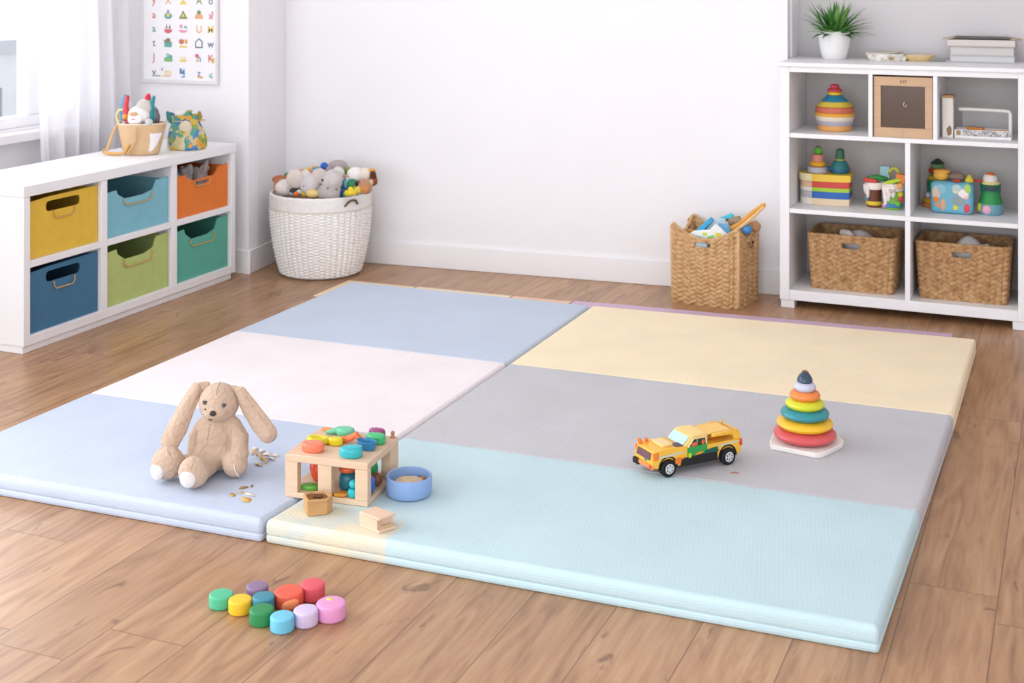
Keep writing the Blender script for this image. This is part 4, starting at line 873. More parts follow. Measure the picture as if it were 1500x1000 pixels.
# ------------------------------------------------------------------ toys heaped in the hamper
kh = 1 / 8.82 / 300
def loch(x, y, dY=0.): return at(390 + x / 8.82, 225 + y / 8.82, HC.y + dY)
GH = 'toys heaped in the white hamper'
def ht(label, cxy, dY, r, col, extra=(), ry=None, name='plush_toy', cat='plush toy', lump=.03, m=None, rot=(0, 0, 0)): return pl(name, label, cat, cxy, dY, r, col, extra, ry, GH, lump, m, loch, kh * 1.17, rot)
EYE = lambda c: mat(c, .3)
solo('toy_heap_filling', MB().ell((0, 0, .0), (.200, .200, .070), lump=.03, seg=30), plush('a8927c'), 'soft brownish toys filling the hamper beneath the visible plushes', 'plush toy', (HC.x, HC.y, .350))
ht('pale round plush at the left front of the hamper heap', (250, 440), -.12, (118, 95), 'e4dbd5', [('ear', -105, -25, 10, (30, 20, 75), 'b9714c', (0, .2, 0)), ('dimple', 35, -15, -92, (10, 5, 8), 'cfc4bd')])
ht('rust brown plush with curved ear at left rim of hamper', (185, 345), -.06, (85, 62), 'a9745a', [('ear', 0, -15, -20, (95, 40, 45), 'b36a48'), ('inner_ear', 5, 2, -52, (70, 22, 30), 'b99a84')])
ht('long-eared pale grey plush in hamper, left of the smiling elephant', (575, 400), -.13, (115, 130), 'd3ccce', [('ear', -170, -60, 20, (105, 45, 105), 'd8cec6', (0, -.5, 0)), ('crest', -55, -115, 10, (50, 40, 50), 'dcd3cc'), ('eye', -60, 0, -95, (9, 8, 9), '6b6462', (0, 0, 0), EYE)])
ht('grey plush elephant with round muzzle at the middle of hamper', (850, 350), -.12, (118, 120), 'cdc6c4', [('muzzle', -20, 115, -45, (135, 95, 105), 'b9b1af'), ('ear', -150, -45, 30, (85, 40, 90), 'd6c9c1', (0, .5, 0)), ('nostril', -30, 60, -128, (13, 8, 11), '8a7a6e'), ('nostril', 65, 72, -118, (13, 8, 11), '8a7a6e'), ('eye', -95, -22, -85, (12, 10, 13), '2c2624', (0, 0, 0), EYE)])
ht('big dusky grey plush at the very top of the hamper heap', (925, 180), .03, (115, 88), 'aba0a0', [('ear', -60, 20, -40, (75, 30, 55), 'b5aaa9'), ('blue_cloth', -150, -20, -20, (45, 40, 42), '3f6ecb', (0, 0, 0), cloth)])
ht('white headed plush with blue striped body right of the elephant', (930, 255), -.06, (72, 75), 'dcd8cc', [('body_sleeve', 75, 150, -10, (58, 55, 110), '5a7fc4', (0, .35, 0), cloth), ('stripe', 100, 110, -30, (48, 45, 60), '7fc0cf', (0, .35, 0), cloth), ('foot', 60, 215, -40, (60, 50, 45), '2f4f8c')])
ht('white plush lamb at the right of the hamper heap', (1155, 270), -.02, (95, 85), 'efe9e8', [('ear', -90, 25, -30, (35, 20, 38), 'cfa493'), ('nose', -85, 40, -60, (18, 14, 14), 'e6dfe6')])
ht('cream plush dog with brown ears at the right rim', (1275, 265), .0, (75, 72), 'e9ddcd', [('ear', 95, 10, -35, (38, 25, 60), '5f3c2c', (0, -.2, 0)), ('ear', 80, -45, -20, (45, 28, 22), 'e0a24a'), ('ear', -75, -55, -10, (22, 16, 20), 'a8683c'), ('ear', 95, 70, -30, (50, 30, 55), '9a5a38')])
ht('orange brown plush cub at right front rim of hamper', (1280, 430), -.09, (75, 82), 'b98a66', [('face', -5, 15, -60, (50, 25, 45), 'd08a55'), ('ear', 60, -50, -10, (30, 20, 35), 'c9b3a0')])
ht('pink plush piece behind the left grey plush', (460, 240), .04, (62, 42), 'dda59c', lump=.06)
ht('rose coloured plush piece under the blue fish toy', (590, 265), .0, (45, 50), 'd9928c', lump=.06)
ht('forest green and rust leaf toy at left back of hamper', (310, 290), .02, (72, 48), '5f8a62', [('rust_top', 15, -30, 0, (52, 30, 24), 'b56a4c')], lump=.07)
ht('turquoise fish toy at the back of the hamper', (655, 215), .05, (58, 42), '4fa3c4', [('tail', 60, -20, -5, (26, 16, 36), 'f0a23c'), ('fin', -25, -40, 0, (40, 18, 16), 'eab85a')], name='fish_toy', cat='toy', m=satin)
ht('golden yellow triangular toy beside the pink piece', (545, 205), .06, (36, 26), 'eabf4a', name='toy_block', cat='toy', m=satin)
ht('emerald green toy between striped plush and orange cub', (1115, 400), -.06, (62, 62), '2f8055', [('black_patch', 45, -5, -25, (26, 40, 40), '1f2d33'), ('red_patch', 78, -20, -5, (22, 25, 24), 'b8392f'), ('yellow_bar', 25, 30, -52, (16, 12, 40), 'b9a52f')], name='toy_block', cat='toy', m=satin)
ht('lime leaf toy rising beside the white lamb', (1062, 225), .02, (28, 52), '9ab04a', [('leaf', -25, 20, 0, (22, 14, 36), '4a8a4a', (0, -.5, 0))], name='leaf_toy', cat='toy', m=satin)
ht('cluster of bright yellow balls toy at front rim of hamper', (1090, 500), -.14, (40, 36), 'e8d022', [('ball', -35, 5, -5, (32, 30, 34), 'dfc71f'), ('ball', 38, 2, 0, (30, 28, 30), 'efc93a'), ('ball', 0, -35, 5, (28, 26, 26), 'f0dc3a')], name='ball_cluster', cat='toy', m=satin)
ht('navy blue soft toy in front of the striped plush', (985, 510), -.12, (48, 44), '24406c', lump=.05, name='cloth_toy', cat='toy')
ht('green leaf toy left of the yellow ball cluster', (1020, 520), -.145, (24, 30), '3f9a4a', name='leaf_toy', cat='toy', m=satin)
ht('lemon yellow cloth wedge right of the ball cluster', (1185, 470), -.12, (45, 40), 'd3c34a', lump=.06, name='cloth_toy', cat='toy')
ht('orange ball at the left front rim of the hamper', (388, 522), -.175, (30, 28), 'e5702f', name='toy_ball', cat='ball', m=satin)
ht('black and white toy beak beside the orange ball', (355, 490), -.16, (48, 40), '2c2c34', [('white_eye', 62, 0, -25, (30, 20, 26), 'c9dde0', (0, 0, 0), satin), ('grey_tip', -22, 22, -25, (38, 20, 24), '8f9298')], name='bird_toy', cat='toy', m=satin)
ht('yellow cloth fold left of the pale grey plush', (405, 425), -.11, (42, 50), 'dcae48', lump=.06, name='cloth_toy', cat='toy')
ht('creamy yellow toy cup at the front rim of hamper', (610, 515), -.165, (85, 45), 'e6cc82', [('yellow_side', 70, 10, 0, (25, 30, 42), 'e3b52f', (0, 0, 0), satin)], name='toy_cup', cat='toy', m=satin)
ht('mustard yellow flap under the pale grey plush', (500, 510), -.15, (45, 38), 'e0b638', lump=.05, name='cloth_toy', cat='toy')

# ------------------------------------------------------------------ contents of the floor wicker basket
GW = 'things in the floor wicker basket'
def locw(x, y, dY=0.): return at(940 + x / 5, 270 + y / 5, 5.98 + dY)
kw = 1 / 5 / 322
solo('cloth_filling', MB().ell((0, 0, .0), (.130, .090, .085), lump=.05, seg=30), cloth('c9a888'), 'brown cloth filling the bottom of the wicker basket', 'cloth', (-1.552, 6.008, .20))
def clothbook(label, pts, col, dY, th=.018, ex=(), name='cloth_book', cat='cloth book'):
    o = locw(*pts[0], dY); P = [locw(*p, dY) - o for p in pts]
    t = thing(name, label, cat, o, 0, GW)
    M_ = Matrix(((1, 0, 0, 0), (0, 0, 1, 0), (0, 1, 0, 0), (0, 0, 0, 1)))
    obj('cover', MB().prism([(p.x, p.z) for p in P], -th / 2, th / 2, M_), cloth(col), t, bev=.005, seg=3)
    for nm, pp, cl in ex:
        Q_ = [locw(*p, dY) - o for p in pp]; obj(nm, MB().prism([(p.x, p.z) for p in Q_], -th / 2 - .003, -th / 2 + .004, M_), satin(cl), t, bev=.001)
clothbook('white cloth book with green and yellow prints at basket front', [(300, 395), (380, 340), (500, 330), (545, 285), (650, 385), (590, 425), (480, 425), (340, 420)], 'eef2f0', -.065, .02,
          [('blue_flap', [(340, 390), (420, 370), (470, 385), (470, 415), (350, 415)], '9fd6ea'), ('green_print', [(480, 380), (530, 365), (545, 415), (500, 415)], '8fd06a'), ('yellow_print', [(540, 350), (580, 352), (595, 385), (560, 400)], 'e6cf4a'), ('lime_eye', [(450, 350), (480, 350), (480, 370), (450, 370)], 'd3dc2c'), ('green_leaf', [(560, 395), (600, 380), (590, 408), (565, 412)], '6fc44a')])
clothbook('bright blue cloth wedge standing at the left in wicker basket', [(390, 340), (505, 240), (530, 265), (470, 320), (470, 345)], '4aa9d6', -.03, .03, name='cloth_wedge', cat='cloth toy')
clothbook('pale silver blue cloth fin in front of the blue wedge', [(450, 335), (560, 250), (610, 250), (640, 330), (560, 300), (500, 340)], 'bdd6e2', -.015, .022, name='cloth_wedge', cat='cloth toy')
clothbook('steel blue cloth piece beside the wooden sticks', [(560, 285), (640, 300), (655, 350), (620, 375), (580, 330)], '6fa8d2', -.045, .018, name='cloth_wedge', cat='cloth toy')
clothbook('turquoise cloth strip at the back of wicker basket', [(570, 245), (655, 210), (680, 225), (660, 250), (600, 258)], '62c8dc', .05, .02, name='cloth_wedge', cat='cloth toy')
clothbook('pale blue plush seen through the front handle hole', [(285, 350), (345, 380), (480, 425), (486, 480), (370, 480), (325, 408)], 'b9d3e6', -.084, .012, name='cloth_wedge', cat='cloth toy')
pl('toy_block', 'small royal blue block at right in wicker basket', 'toy', (770, 330), -.045, (36, 34), '4a8fd0', grp=GW, m=satin, locf=locw, kk=kw)
pl('plush_toy', 'brown plush lump at the back right of wicker basket', 'plush toy', (820, 310), .02, (50, 40), 'b98d66', grp=GW, locf=locw, kk=kw, lump=.08)
pl('plush_toy', 'grey brown plush lump behind the sticks in wicker basket', 'plush toy', (690, 275), .05, (60, 36), 'a8927c', grp=GW, locf=locw, kk=kw, lump=.08)
pl('toy_block', 'amber curved toy at left in wicker basket', 'toy', (360, 350), -.02, (36, 26), 'c98a3c', grp=GW, m=satin, locf=locw, kk=kw)
rod('wooden_stick', 'thick honey wooden stick leaning out of the wicker basket', 'stick', [(650, 330), (720, 290), (800, 220), (893, 152)], [.0125, .011, .012, .011], 'e0a048', locw, -.03, GW, wood)
rod('wooden_stick', 'pale wooden stick lying against the thick honey stick', 'stick', [(680, 345), (760, 285), (840, 215), (890, 170)], [.008, .008, .007, .006], 'e8bd86', locw, -.058, GW, wood)
rod('wooden_stick', 'short rusty stick at the back of wicker basket', 'stick', [(620, 262), (680, 246), (715, 238)], [.006, .006, .005], 'b5703c', locw, .065, GW, wood)

# ------------------------------------------------------------------ on top of the bookcase
ZB = BH + .0005
pt = thing('potted_plant', 'spiky green plant in a white ceramic pot on the bookcase', 'potted plant', (-1.060, 6.275, ZB))
obj('pot', MB().lathe([(.03, 0), (.048, 0), (.054, .006), (.066, .05), (.071, .095), (.069, .124), (.066, .128), (.062, .124), (.062, .10), (.02, .10)], seg=44), mat('f1efee', .45, .02, 8, .1, 60), pt)
obj('soil', MB().lathe([(.001, .108), (.062, .106), (.062, .1), (.001, .1)], seg=24), mat('5a4636', .9, .2, 60), pt)
lf = MB(); rl = random.Random(3)
for i in range(105):
    a = rl.uniform(0, 2 * pi); e = rl.uniform(.05, 1.25) if i > 20 else rl.uniform(.9, 1.45); Ln = rl.uniform(.12, .20) * (1.05 - .15 * e); wd = rl.uniform(.013, .022)
    r0 = rl.uniform(0, .035); th = e * .75; x, z = r0, .10; segs = 8; pts = []
    for j in range(segs + 1):
        pts.append((x, z)); th += .075 * e + .01; x += sin(th) * Ln / segs; z += cos(th) * Ln / segs
    vs = []; fs = []
    for j, (x, z) in enumerate(pts):
        t = j / segs; w = wd * (1 - t ** 1.6) * (.55 + .9 * t * (1 - t) * 2) + .0003
        for q, dz in ((-1, .0025), (0, -.001), (1, .0025)): vs.append((x * cos(a) - q * w * sin(a), x * sin(a) + q * w * cos(a), z + dz * (1 - t)))
    for j in range(segs):
        for q in (0, 1): o_i = j * 3 + q; fs.append((o_i, o_i + 1, o_i + 4, o_i + 3))
    lf.add(vs, fs, i % 3)
obj('foliage', lf, [mat('4f8a3a', .5, .15, 30), mat('3c7030', .5, .15, 30), mat('74a552', .5, .15, 30)], pt, solid=.0008, sharp=80)

PAPER = pattern_material(['e9e4de', 'efece8', 'd6d6d8', 'e6dcc8', 'f2f0ee', 'cfc6ba'], 60, 4., .8)
pp = thing('paper_pile', 'loose pile of pale papers on bookcase beside the plant', 'papers', (-.832, 6.285, ZB), radians(2))
obj('tray', MB().lathe([(.05, 0), (.072, 0), (.084, .030), (.081, .030), (.070, .004), (.05, .004)], sy=.8, seg=40, fn=lambda a, z: 1 / (abs(cos(a)) ** 5 + abs(sin(a)) ** 5) ** .2), PAPER, pp)
obj('sheet', MB().box((-.005, 0, .031), (.165, .13, .003), (.0, .02, .06)), mat('ded8d2', .8, .06, 40), pp)
obj('sheet', MB().box((.01, .01, .035), (.11, .10, .003), (0, -.03, -.2)), mat('d2c6b4', .8, .1, 60), pp)
obj('clip', MB().box((.03, -.070, .012), (.022, .004, .010), (.3, 0, 0)), mat('a58c5c', .5), pp)
dp = thing('shallow_dish', 'flat oval beige dish beside the papers on the bookcase', 'dish', (-.690, 6.290, ZB))
obj('dish_body', MB().lathe([(.02, 0), (.05, 0), (.068, .020), (.070, .026), (.067, .026), (.05, .006), (.02, .005)], sy=.75, seg=40), mat('dcc08c', .6, .08, 30), dp)
obj('folded_paper', MB().ell((-.01, 0, .016), (.055, .038, .011), lump=.08, seed=2), mat('e3dccf', .85, .06, 40), dp)
solo('tissue', MB().ell((0, 0, .012), (.020, .018, .016), lump=.12, seed=7), mat('f0e9e4', .9), 'small crumpled white tissue between papers and dish', 'tissue', (-.758, 6.262, ZB - .001))
solo('pencil_stub', MB().tube([(-.03, 0, .006), (.03, 0, .006)], .005, 8), mat('8b8f86', .7), 'short grey green pencil stub left of the stacked books', 'pencil', (-.602, 6.25, ZB))
GK = 'things stacked at the right end of the bookcase top'
k1 = thing('book', 'thick pale grey book at the bottom of the bookcase stack', 'book', (-.420, 6.345, ZB), 0, GK)
def book(t, w, d, h, c, pc):
    obj('cover', MB().bb(-w / 2, w / 2, -d / 2, d / 2, 0, .004).bb(-w / 2, w / 2, -d / 2, d / 2, h - .004, h).bb(-w / 2, w / 2, d / 2 - .005, d / 2, .004, h - .004), mat(c, .6, .03, 20), t, bev=.001)
    obj('pages', MB().bb(-w / 2 + .003, w / 2 - .003, -d / 2 + .003, d / 2 - .005, .004, h - .004), mat(pc, .85, .06, 40, .2, 60, .2, 0, 0, (1, 1, 14)), t)
book(k1, .272, .15, .030, 'c0c3c6', 'd6d6d6')
k2 = thing('book', 'wide grey book in the middle of the bookcase stack', 'book', (-.420, 6.345, ZB + .0302), 0, GK); book(k2, .268, .15, .040, 'c2bcb9', 'd2cdca')
k3 = thing('box_lid', 'flat beige grey box lid upon the stacked books', 'box', (-.424, 6.345, ZB + .0704), 0, GK)
obj('lid', MB().bb(-.142, .142, -.08, .08, 0, .030), mat('d5cdc8', .7, .03, 20), k3, bev=.002)
obj('lid_edge', MB().bb(-.1435, .1435, -.0815, .0815, 0, .004), mat('c5b3a2', .7), k3)
k4 = thing('folder', 'dark folder with frayed beige ends topping the stack', 'folder', (-.424, 6.345, ZB + .1006), 0, GK)
obj('cover', MB().bb(-.118, .122, -.07, .07, .004, .010), mat('5f5a58', .6), k4, bev=.001)
for s in (-1, 1):
    e = MB()
    for j in range(5): e.box((s * (.132 + .004 * (j % 3)), -.055 + .026 * j, .004 + .002 * (j % 2)), (.05 + .01 * (j % 2), .03, .004), (0, s * .12 * (1 + j % 2), .1 * (j - 2)))
    obj('frayed_end', e, mat('b9a892', .85, .1, 40), k4)

# top row of cubbies
Z1, Z2 = S1 + .0005, S2 + .0005
sp = thing('spinning_top', 'round striped wooden stacking toy in the top left cubby', 'stacking toy', (-1.040, 6.165, Z1))
def band(t, name, prof, col, m=satin, label=None): return obj(name, MB().lathe(prof, seg=44), m(col), t, label=label)
band(sp, 'base_ring', [(.03, 0), (.073, 0), (.076, .006), (.076, .018), (.073, .024), (.03, .024)], 'e0a25a')
for z0, z1, r0, r1, c in ((.024, .046, .076, .083, 'b9b3c2'), (.046, .066, .083, .087, 'eadcc6'), (.066, .081, .087, .088, 'e8a93a'), (.081, .107, .086, .085, 'c96a52'), (.107, .130, .080, .062, 'e0c548'), (.130, .158, .060, .036, '2f86a8'), (.158, .174, .030, .030, 'e8c72f')):
    band(sp, 'ring', [(.01, z0), (r0 - .003, z0), (r0, z0 + .003), (r1, z1 - .003), (r1 - .003, z1), (.01, z1)], c)
obj('knob', MB().lathe([(.01, .174), (.032, .174), (.033, .184), (.020, .190), (.020, .202), (.014, .207), (.002, .208)], seg=28), satin('c9404f'), sp)

fbx = thing('wooden_box', 'square wooden framed box with dark front in top middle cubby', 'box', (-.7225, 5.992, Z1))
FW_ = wood('cfac8b'); fw, fh = .122, .262
obj('front_frame', MB().bb(-fw, fw, 0, .018, 0, .042).bb(-fw, fw, 0, .018, fh - .040, fh).bb(-fw, -fw + .030, 0, .018, .042, fh - .040).bb(fw - .030, fw, 0, .018, .042, fh - .040), FW_, fbx, bev=.0015)
obj('box_body', MB().bb(-fw, fw, .019, .025, 0, .012) .bb(-fw + .002, -fw + .012, .018, .24, 0, fh - .002).bb(fw - .012, fw - .002, .018, .24, 0, fh - .002).bb(-fw + .012, fw - .012, .018, .24, 0, .012).bb(-fw + .012, fw - .012, .018, .24, fh - .014, fh - .002).bb(-fw + .002, fw - .002, .24, .25, 0, fh - .002), wood('8a6a4c'), fbx)
obj('glass_panel', MB().bb(-fw + .030, fw - .030, .012, .015, .042, fh - .040), mat('5a4232', .12, .06, 6, 0, 1, .5), fbx, label='dark brown glass front')
obj('hook', MB().tube([(.012, .010, .150), (.006, .004, .152), (.002, .002, .143), (.005, .002, .134), (.013, .004, .134), (.014, .004, .141)], .0022, 8), mat('c9c4be', .3, metal=.7), fbx)
g = glyphs([('2:17', 0, 0, .017, 0)], MX((.002, -.0008, fh - .026)) @ XZ, None)
obj('number_mark', g, mat('5b4634', .7), fbx)
obj('frame_joint', MB().bb(-.0008, .0008, -.0006, .001, 0, .042), mat('a98560', .7), fbx)

tb_ = thing('wooden_block', 'tall weathered white block with tan top in top right cubby', 'block', (-.545, 6.10, Z1))
obj('block_body', MB().bb(-.022, .022, -.03, .03, 0, .172), mat('e9e3dc', .7, .10, 20, .2, 60, .3, 0, 0, (1, 1, .15)), tb_, bev=.002)
obj('block_cap', MB().bb(-.0245, .0245, -.032, .032, .172, .183), wood('b98f5e'), tb_, bev=.001)
obj('dark_scuff', MB().ell((.006, -.0302, .03), (.010, .0012, .020), lump=.2, seed=3), mat('9a7a5c', .8), tb_)
cdy = thing('desk_caddy', 'white bracket shaped caddy with clear sheet in top right cubby', 'caddy', (-.400, 6.12, Z1))
CW = mat('f2efec', .5)
obj('base_tray', MB().bb(-.118, .112, -.045, .045, 0, .014).bb(-.118, .100, -.045, -.041, .014, .038).bb(-.118, .100, .041, .045, .014, .038), CW, cdy, bev=.002)
obj('bracket', MB().tube([(-.098, 0, .121), (-.05, 0, .122), (.08, 0, .120), (.100, 0, .118), (.106, 0, .108), (.106, 0, .02), (.100, 0, .010)], .0078, 10, flat=1.6, up=(0, 1, 0)), CW, cdy)
obj('printed_strip', MB().bb(-.085, .098, -.0462, -.0448, .012, .036), pattern_material(['8f8f98', 'cfcdd0', 'e6e2de', '6f7078', 'd9d2c8'], 130, 1., .7), cdy, label='grey printed strip')
obj('tan_tab', MB().bb(-.110, -.092, -.0462, -.0448, .014, .034), mat('a98f6c', .7), cdy)
obj('clear_sheet', MB().bb(-.09, .10, .012, .0135, .014, .115), GLASS, cdy)
for i, (x, y, z, a, Ln) in enumerate(((.0, -.012, .022, .05, .17), (.03, .022, .022, -.06, .13), (.015, -.002, .033, .10, .16), (-.035, -.015, .043, -.25, .07))):
    w_ = p = cdy.location
    solo('wooden_strip', MB().box((0, 0, 0), (Ln, .022, .010), (0, .04 * (i % 2), 0)), wood(('d98a3c', 'c9772f', 'e09a4a', 'cf8438')[i]), ('long orange wooden strip at the bottom of the caddy', 'darker orange wooden strip at the back of the caddy', 'light orange wooden strip lying across the caddy', 'short orange wooden piece on top in the caddy')[i], 'wooden strip', (p.x + x, p.y + y, p.z + z - .002), a, 'orange strips in the caddy', bev=.002)

# middle row, left cubby
bx = thing('toy_box', 'rainbow striped wooden toy box with yellow lid in middle left cubby', 'toy box', (-1.085, 6.185, Z2), radians(3))
ol = [(-.098 + .055 * (1 - cos(radians(a))) , .055 * sin(radians(a))) for a in ()]
def dshape(e=0.):
    P = [(.112 + e, -.062 - e * .6), (.112 + e, .062 + e)]
    for i in range(11): a = radians(90 + 180 * i / 10); P.append((-.060 + (.052 + e) * cos(a), (.062 + e) * sin(a)))
    P.append((-.052, -.066 - e)); P.append((.06, -.070 - e)); return P
def layer(name, z0, z1, cl, cr, e=0.):
    out = dshape(e); n = len(out); ks = []
    for i in range(n):
        a, c = out[i], out[(i + 1) % n]; ks.append(0 if max(a[0], c[0]) > -.045 else 1)
    mb = MB().prism(out, z0, z1, ks=ks); mb.k[-n - 2:-n] = [0, 0]
    obj(name, mb, [satin(cl), satin(cr)], bx, bev=.0012)
layer('box_base', 0, .030, 'e5cfae', 'ece4d6'); layer('stripe', .030, .060, '2f66b4', 'b9b6ba'); layer('stripe', .060, .078, 'a5cc3c', 'e6e0d4'); layer('stripe', .078, .106, 'cf4a44', 'ddb898'); layer('lid', .106, .138, 'ecc545', 'ece0b4', .006)
ss = thing('stacking_toy', 'small stacked rings toy with green ball on the striped box', 'stacking toy', (-1.118, 6.175, Z2 + .1385))
band(ss, 'base_block', [(.02, 0), (.044, 0), (.047, .004), (.044, .026), (.02, .026)], 'b9b9c4'); obj('ring', MB().torus((0, 0, .038), .022, .013, rz=.0125), satin('f0b02f'), ss)
band(ss, 'cylinder', [(.01, .050), (.024, .050), (.025, .078), (.023, .081), (.01, .081)], 'dd8f80'); obj('ball', MB().ell((.004, 0, .097), .0195), satin('5fae3c'), ss); obj('top_cap', MB().ell((.002, 0, .112), (.013, .013, .008)), satin('7a6a5c'), ss)
bd = thing('bird_toy', 'dark teal bird shaped wooden toy on the striped box', 'toy', (-1.020, 6.187, Z2 + .1385))
band(bd, 'body', [(.01, 0), (.036, 0), (.042, .010), (.040, .030), (.030, .050), (.021, .060), (.01, .060)], '2f7a78'); band(bd, 'lower_band', [(.0365, .004), (.0428, .010), (.0418, .022), (.038, .024)], '2a6390')
obj('beak', MB().tube([(-.028, -.01, .014), (-.046, -.014, .022), (-.056, -.016, .024)], [.014, .009, .004], 12), satin('2a5a80'), bd)
band(bd, 'neck', [(.01, .060), (.021, .060), (.0195, .085), (.0175, .104), (.012, .110), (.002, .111)], '3a6a54'); obj('collar', MB().torus((0, 0, .061), .0205, .0025), satin('d9c92f'), bd)
def bucket(label, x, y, body, foot, r, h, drip, stripes=()):
    t = thing('toy_cup', label, 'toy cup', (x, y, Z2), 0, 'white topped toy cups in the middle left cubby')
    obj('body', MB().lathe([(.01, 0), (r * .92, 0), (r, .008), (r * .92, h * .5), (r * 1.02, h), (r * .9, h), (r * .8, h * .5), (.01, .02)], seg=36), satin(body), t)
    obj('foot', MB().ell((0, -r * .15, h * .165), (r * 1.08, r * .98, h * .16), seg=28), satin(foot), t)
    mb = MB().lathe([(r * 1.10, h * .74), (r * 1.16, h * .86), (r * 1.12, h * 1.0), (r * .98, h * 1.03), (r * .9, h * .98), (r * .98, h * .74)], seg=36)
    for a, l in drip: mb.tube([(r * 1.10 * cos(a), r * 1.10 * sin(a), h * .85), (r * 1.10 * cos(a), r * 1.10 * sin(a), h * (.85 - l * .6)), (r * 1.06 * cos(a), r * 1.06 * sin(a), h * (.85 - l))], [r * .34, r * .26, r * .16], 12)
    obj('white_icing', mb, satin('f3e6df'), t)
    for a, z, c in stripes: obj('patch', MB().ell((r * .92 * cos(a), r * .92 * sin(a), h * z), (r * .34, r * .34, h * .13)), satin(c), t)
    return t
bucket('white dripped toy cup with brown front and yellow foot', -.868, 6.175, '70402f', 'e3c53a', .034, .108, ((radians(-130), .42), (radians(-165), .3)), ((radians(-150), .38, '5f94ae'),))
bucket('white dripped toy cup with rainbow body in middle left cubby', -.785, 6.150, '7fb24a', '3f86b8', .042, .112, ((radians(-125), .62), (radians(-105), .45), (radians(-80), .3)), ((radians(-30), .62, 'd9c93a'), (radians(-25), .42, 'cf4450'), (radians(-10), .85, '8fd0e2'), (radians(-140), .16, 'd98aa8'), (radians(-50), .25, '6fb43c')))
GM = 'small pieces on the toy cups'; ZQ = Z2 + .112
def bit(mb, c, lab, x, y, z=0., m=satin, rz=0.): solo('toy_piece', mb, m(c), lab, 'toy', (x, y, ZQ + z), rz, GM)
bit(MB().tube([(-.035, 0, .012), (0, 0, .022), (.04, .005, .016)], [.010, .013, .010], 12), '2f8a3f', 'dark green caterpillar piece across the white toy cups', -.858, 6.16)
bit(MB().tube([(-.02, 0, .010), (.02, 0, .006)], [.011, .009], 12), 'cf4a3c', 'red bar piece on the left toy cup', -.880, 6.145)
bit(MB().box((0, 0, .035), (.040, .03, .070)), '9cc6cc', 'pale glassy blue block upright between the toy cups', -.822, 6.19)
bit(MB().tube([(-.018, 0, .0), (-.018, 0, .045), (-.008, 0, .062), (.010, 0, .062), (.022, 0, .045), (.022, 0, .0)], .0085, 12), 'c9c24a', 'yellow green arch piece on the right toy cup', -.782, 6.175)
bit(MB().box((0, 0, .028), (.038, .034, .036), (0, .1, 0)), 'e07f3c', 'orange block piece above the rainbow toy cup', -.748, 6.13)
bit(MB().tube([(-.03, 0, .006), (0, -.004, .014), (.03, 0, .022)], [.007, .010, .007], 12), 'b5d23a', 'lime leaf piece in front of the yellow arch', -.780, 6.112)
bit(MB().ell((0, 0, .006), (.014, .012, .014)), 'e5a05a', 'small peach bead at the right rim of the rainbow cup', -.748, 6.108, -.010)

# middle row, right cubby
rs = thing('stacking_toy', 'dark ringed stacking toy behind the blue soft cube', 'stacking toy', (-.608, 6.290, Z2))
for z0, z1, r0, r1, c in ((0, .018, .070, .068, 'd98a4a'), (.018, .040, .062, .060, 'e0b03c'), (.040, .075, .048, .046, '5f8a6a'), (.075, .120, .046, .046, '2f8a5a'), (.120, .138, .044, .040, 'c9a92f'), (.138, .150, .034, .034, '6a8a4a'), (.150, .172, .040, .036, 'b8442f'), (.172, .190, .028, .030, '6fa06a'), (.190, .212, .030, .012, '33423c')):
    band(rs, 'ring', [(.01, z0), (r0 - .003, z0), (r0, z0 + .004), (r1, z1 - .004), (r1 - .004, z1), (.008, z1)], c)
obj('ball', MB().ell((-.035, -.045, .055), (.014, .012, .014)), satin('c9c4d2'), rs); obj('ball', MB().ell((-.010, -.055, .036), (.016, .012, .020)), satin('7fc0c4'), rs)
cb = thing('soft_cube', 'aqua blue soft activity cube with orange and pink motifs', 'soft cube', (-.532, 6.155, Z2), radians(-2))
obj('cube_body', MB().box((0, 0, .069), (.176, .095, .138)), satin('6fb4cc'), cb, bev=.022, seg=5)
yq = -.0485
for nm, c, x, z, rx, rz_ in (('motif', 'd6c4ac', -.062, .090, .018, .030), ('motif', '8fc2d0', -.045, .105, .022, .022), ('motif', 'f0892f', -.064, .062, .012, .016), ('motif', 'e99a5a', -.056, .036, .010, .010), ('motif', 'e8a87c', -.034, .040, .010, .026), ('motif', 'b5cfcc', .022, .112, .020, .018), ('motif', 'e9d3a4', .018, .100, .013, .010), ('motif', 'f0e6ea', .050, .090, .022, .022), ('motif', 'a9d06a', .066, .112, .015, .022), ('motif', 'e3d02c', .018, .030, .010, .011), ('motif', 'd94a5c', .064, .030, .013, .020), ('motif', '8f9fa4', .030, .062, .030, .024), ('motif', 'f3c4b0', .060, .078, .012, .010)):
    obj(nm, MB().ell((x, yq + .0008, z), (rx, .0024, rz_)), satin(c), cb)
GR = 'toys on the blue soft cube'
solo('toy_ball', MB().ell((0, 0, .024), (.032, .028, .025)).ell((.004, -.002, .040), (.036, .026, .011)), satin('edb24a'), 'amber capped ball on the left top of the blue cube', 'toy', (-.580, 6.15, Z2 + .1375), 0, GR)
solo('toy_piece', MB().ell((0, 0, .018), (.040, .022, .020), lump=.05), satin('8f7a6c'), 'grey brown pebble piece at centre top of the blue cube', 'toy', (-.518, 6.165, Z2 + .1375), 0, GR)
solo('toy_piece', MB().ell((0, 0, .006), (.018, .012, .007)), satin('c8402f'), 'flat red piece in front of the grey pebble', 'toy', (-.512, 6.122, Z2 + .1375), 0, GR)
solo('pear_toy', MB().lathe([(.004, 0), (.016, .002), (.018, .010), (.012, .022), (.006, .030), (.001, .034)], seg=20), satin('d9c93c'), 'yellow green pear toy on the right corner of the blue cube', 'toy', (-.462, 6.14, Z2 + .1375), 0, GR)
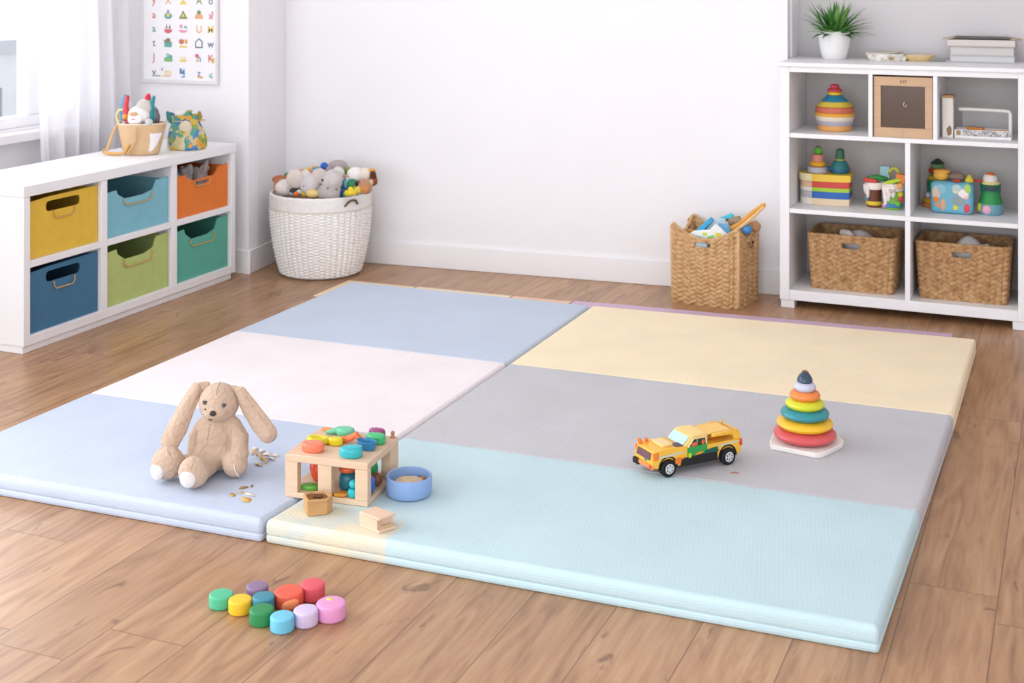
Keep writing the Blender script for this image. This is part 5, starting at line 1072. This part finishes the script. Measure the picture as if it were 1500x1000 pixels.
bt = thing('toy_bottle', 'green figure shaped toy bottle with white and orange cap', 'toy', (-.378, 6.185, Z2))
def bfn(a, z): return 1.
band(bt, 'bottle_base', [(.02, 0), (.047, 0), (.051, .006), (.052, .030), (.050, .046), (.02, .046)], '6f9fb0'); band(bt, 'bottle_body', [(.02, .046), (.0495, .046), (.044, .070), (.039, .084), (.041, .098), (.02, .098)], '2f8f4a'); band(bt, 'bottle_neck', [(.02, .098), (.041, .098), (.042, .130), (.02, .130)], '27705a')
band(bt, 'cap_rim', [(.02, .130), (.037, .130), (.038, .136), (.035, .139), (.02, .139)], 'f0e08a'); obj('cap', MB().ell((-.002, 0, .150), (.031, .031, .028)), satin('efe6e0'), bt); obj('cap_top', MB().ell((-.001, 0, .168), (.022, .022, .012)), satin('ea7a35'), bt)
obj('spout', MB().tube([(-.034, -.005, .140), (-.055, -.008, .142), (-.064, -.008, .142)], [.006, .006, .008], 12), satin('c8473a'), bt)
obj('side_patch', MB().ell((-.012, -.047, .025), (.020, .008, .020)), satin('e8a8bc'), bt); obj('side_patch', MB().ell((-.043, -.024, .030), (.010, .014, .020)), satin('d9cf2f'), bt); obj('window_strip', MB().ell((.004, -.039, .116), (.030, .005, .012)), satin('33454c'), bt)

# ------------------------------------------------------------------ light
W_ = bpy.data.worlds.new('sky'); S.world = W_; W_.use_nodes = True
WN = W_.node_tree.nodes; WL = W_.node_tree.links; bgn = WN['Background']
tc = WN.new('ShaderNodeTexCoord'); dt = WN.new('ShaderNodeVectorMath'); dt.operation = 'DOT_PRODUCT'; dt.inputs[1].default_value = (-.94, .25, .22)
WL.new(tc.outputs['Generated'], dt.inputs[0])
mr = WN.new('ShaderNodeMapRange'); mr.interpolation_type = 'SMOOTHSTEP'; WL.new(dt.outputs['Value'], mr.inputs[0])
mr.inputs[1].default_value = .35; mr.inputs[2].default_value = .95; mr.inputs[3].default_value = .9; mr.inputs[4].default_value = 4.6
WL.new(mr.outputs[0], bgn.inputs[1]); bgn.inputs[0].default_value = (.915, .965, 1.02, 1)
def area(name, loc, rot, sx, sy, pw, col=(1, 1, 1)):
    l = bpy.data.lights.new(name, 'AREA'); l.shape = 'RECTANGLE'; l.size = sx; l.size_y = sy; l.energy = pw; l.color = col
    o = bpy.data.objects.new(name, l); C.objects.link(o); o.location = loc; o.rotation_euler = rot; return o
area('left_fill_light', (-4.35, 1.7, 1.75), (0, radians(-78), 0), 1.5, 2.6, 22, (.93, .98, 1.03))  # added unseen fill at the open left side; no window stands there
area('rear_fill_light', (-1.6, -5.0, 1.65), (radians(90), 0, 0), 7.0, 3.0, 195, (.92, .98, 1.05))  # added fill behind the camera to brighten the walls; no window known there
area('back_wall_fill_light', (-2.0, 4.3, 2.62), (radians(72), 0, radians(3)), 3.8, .4, 12, (.95, .98, 1.0))  # added unseen fill that brightens the back wall; not a lamp of the room
S.view_settings.view_transform = 'Standard'; S.view_settings.look = 'None'; S.view_settings.gamma = 1; S.view_settings.use_curve_mapping = False
S.view_settings.exposure = 0.34
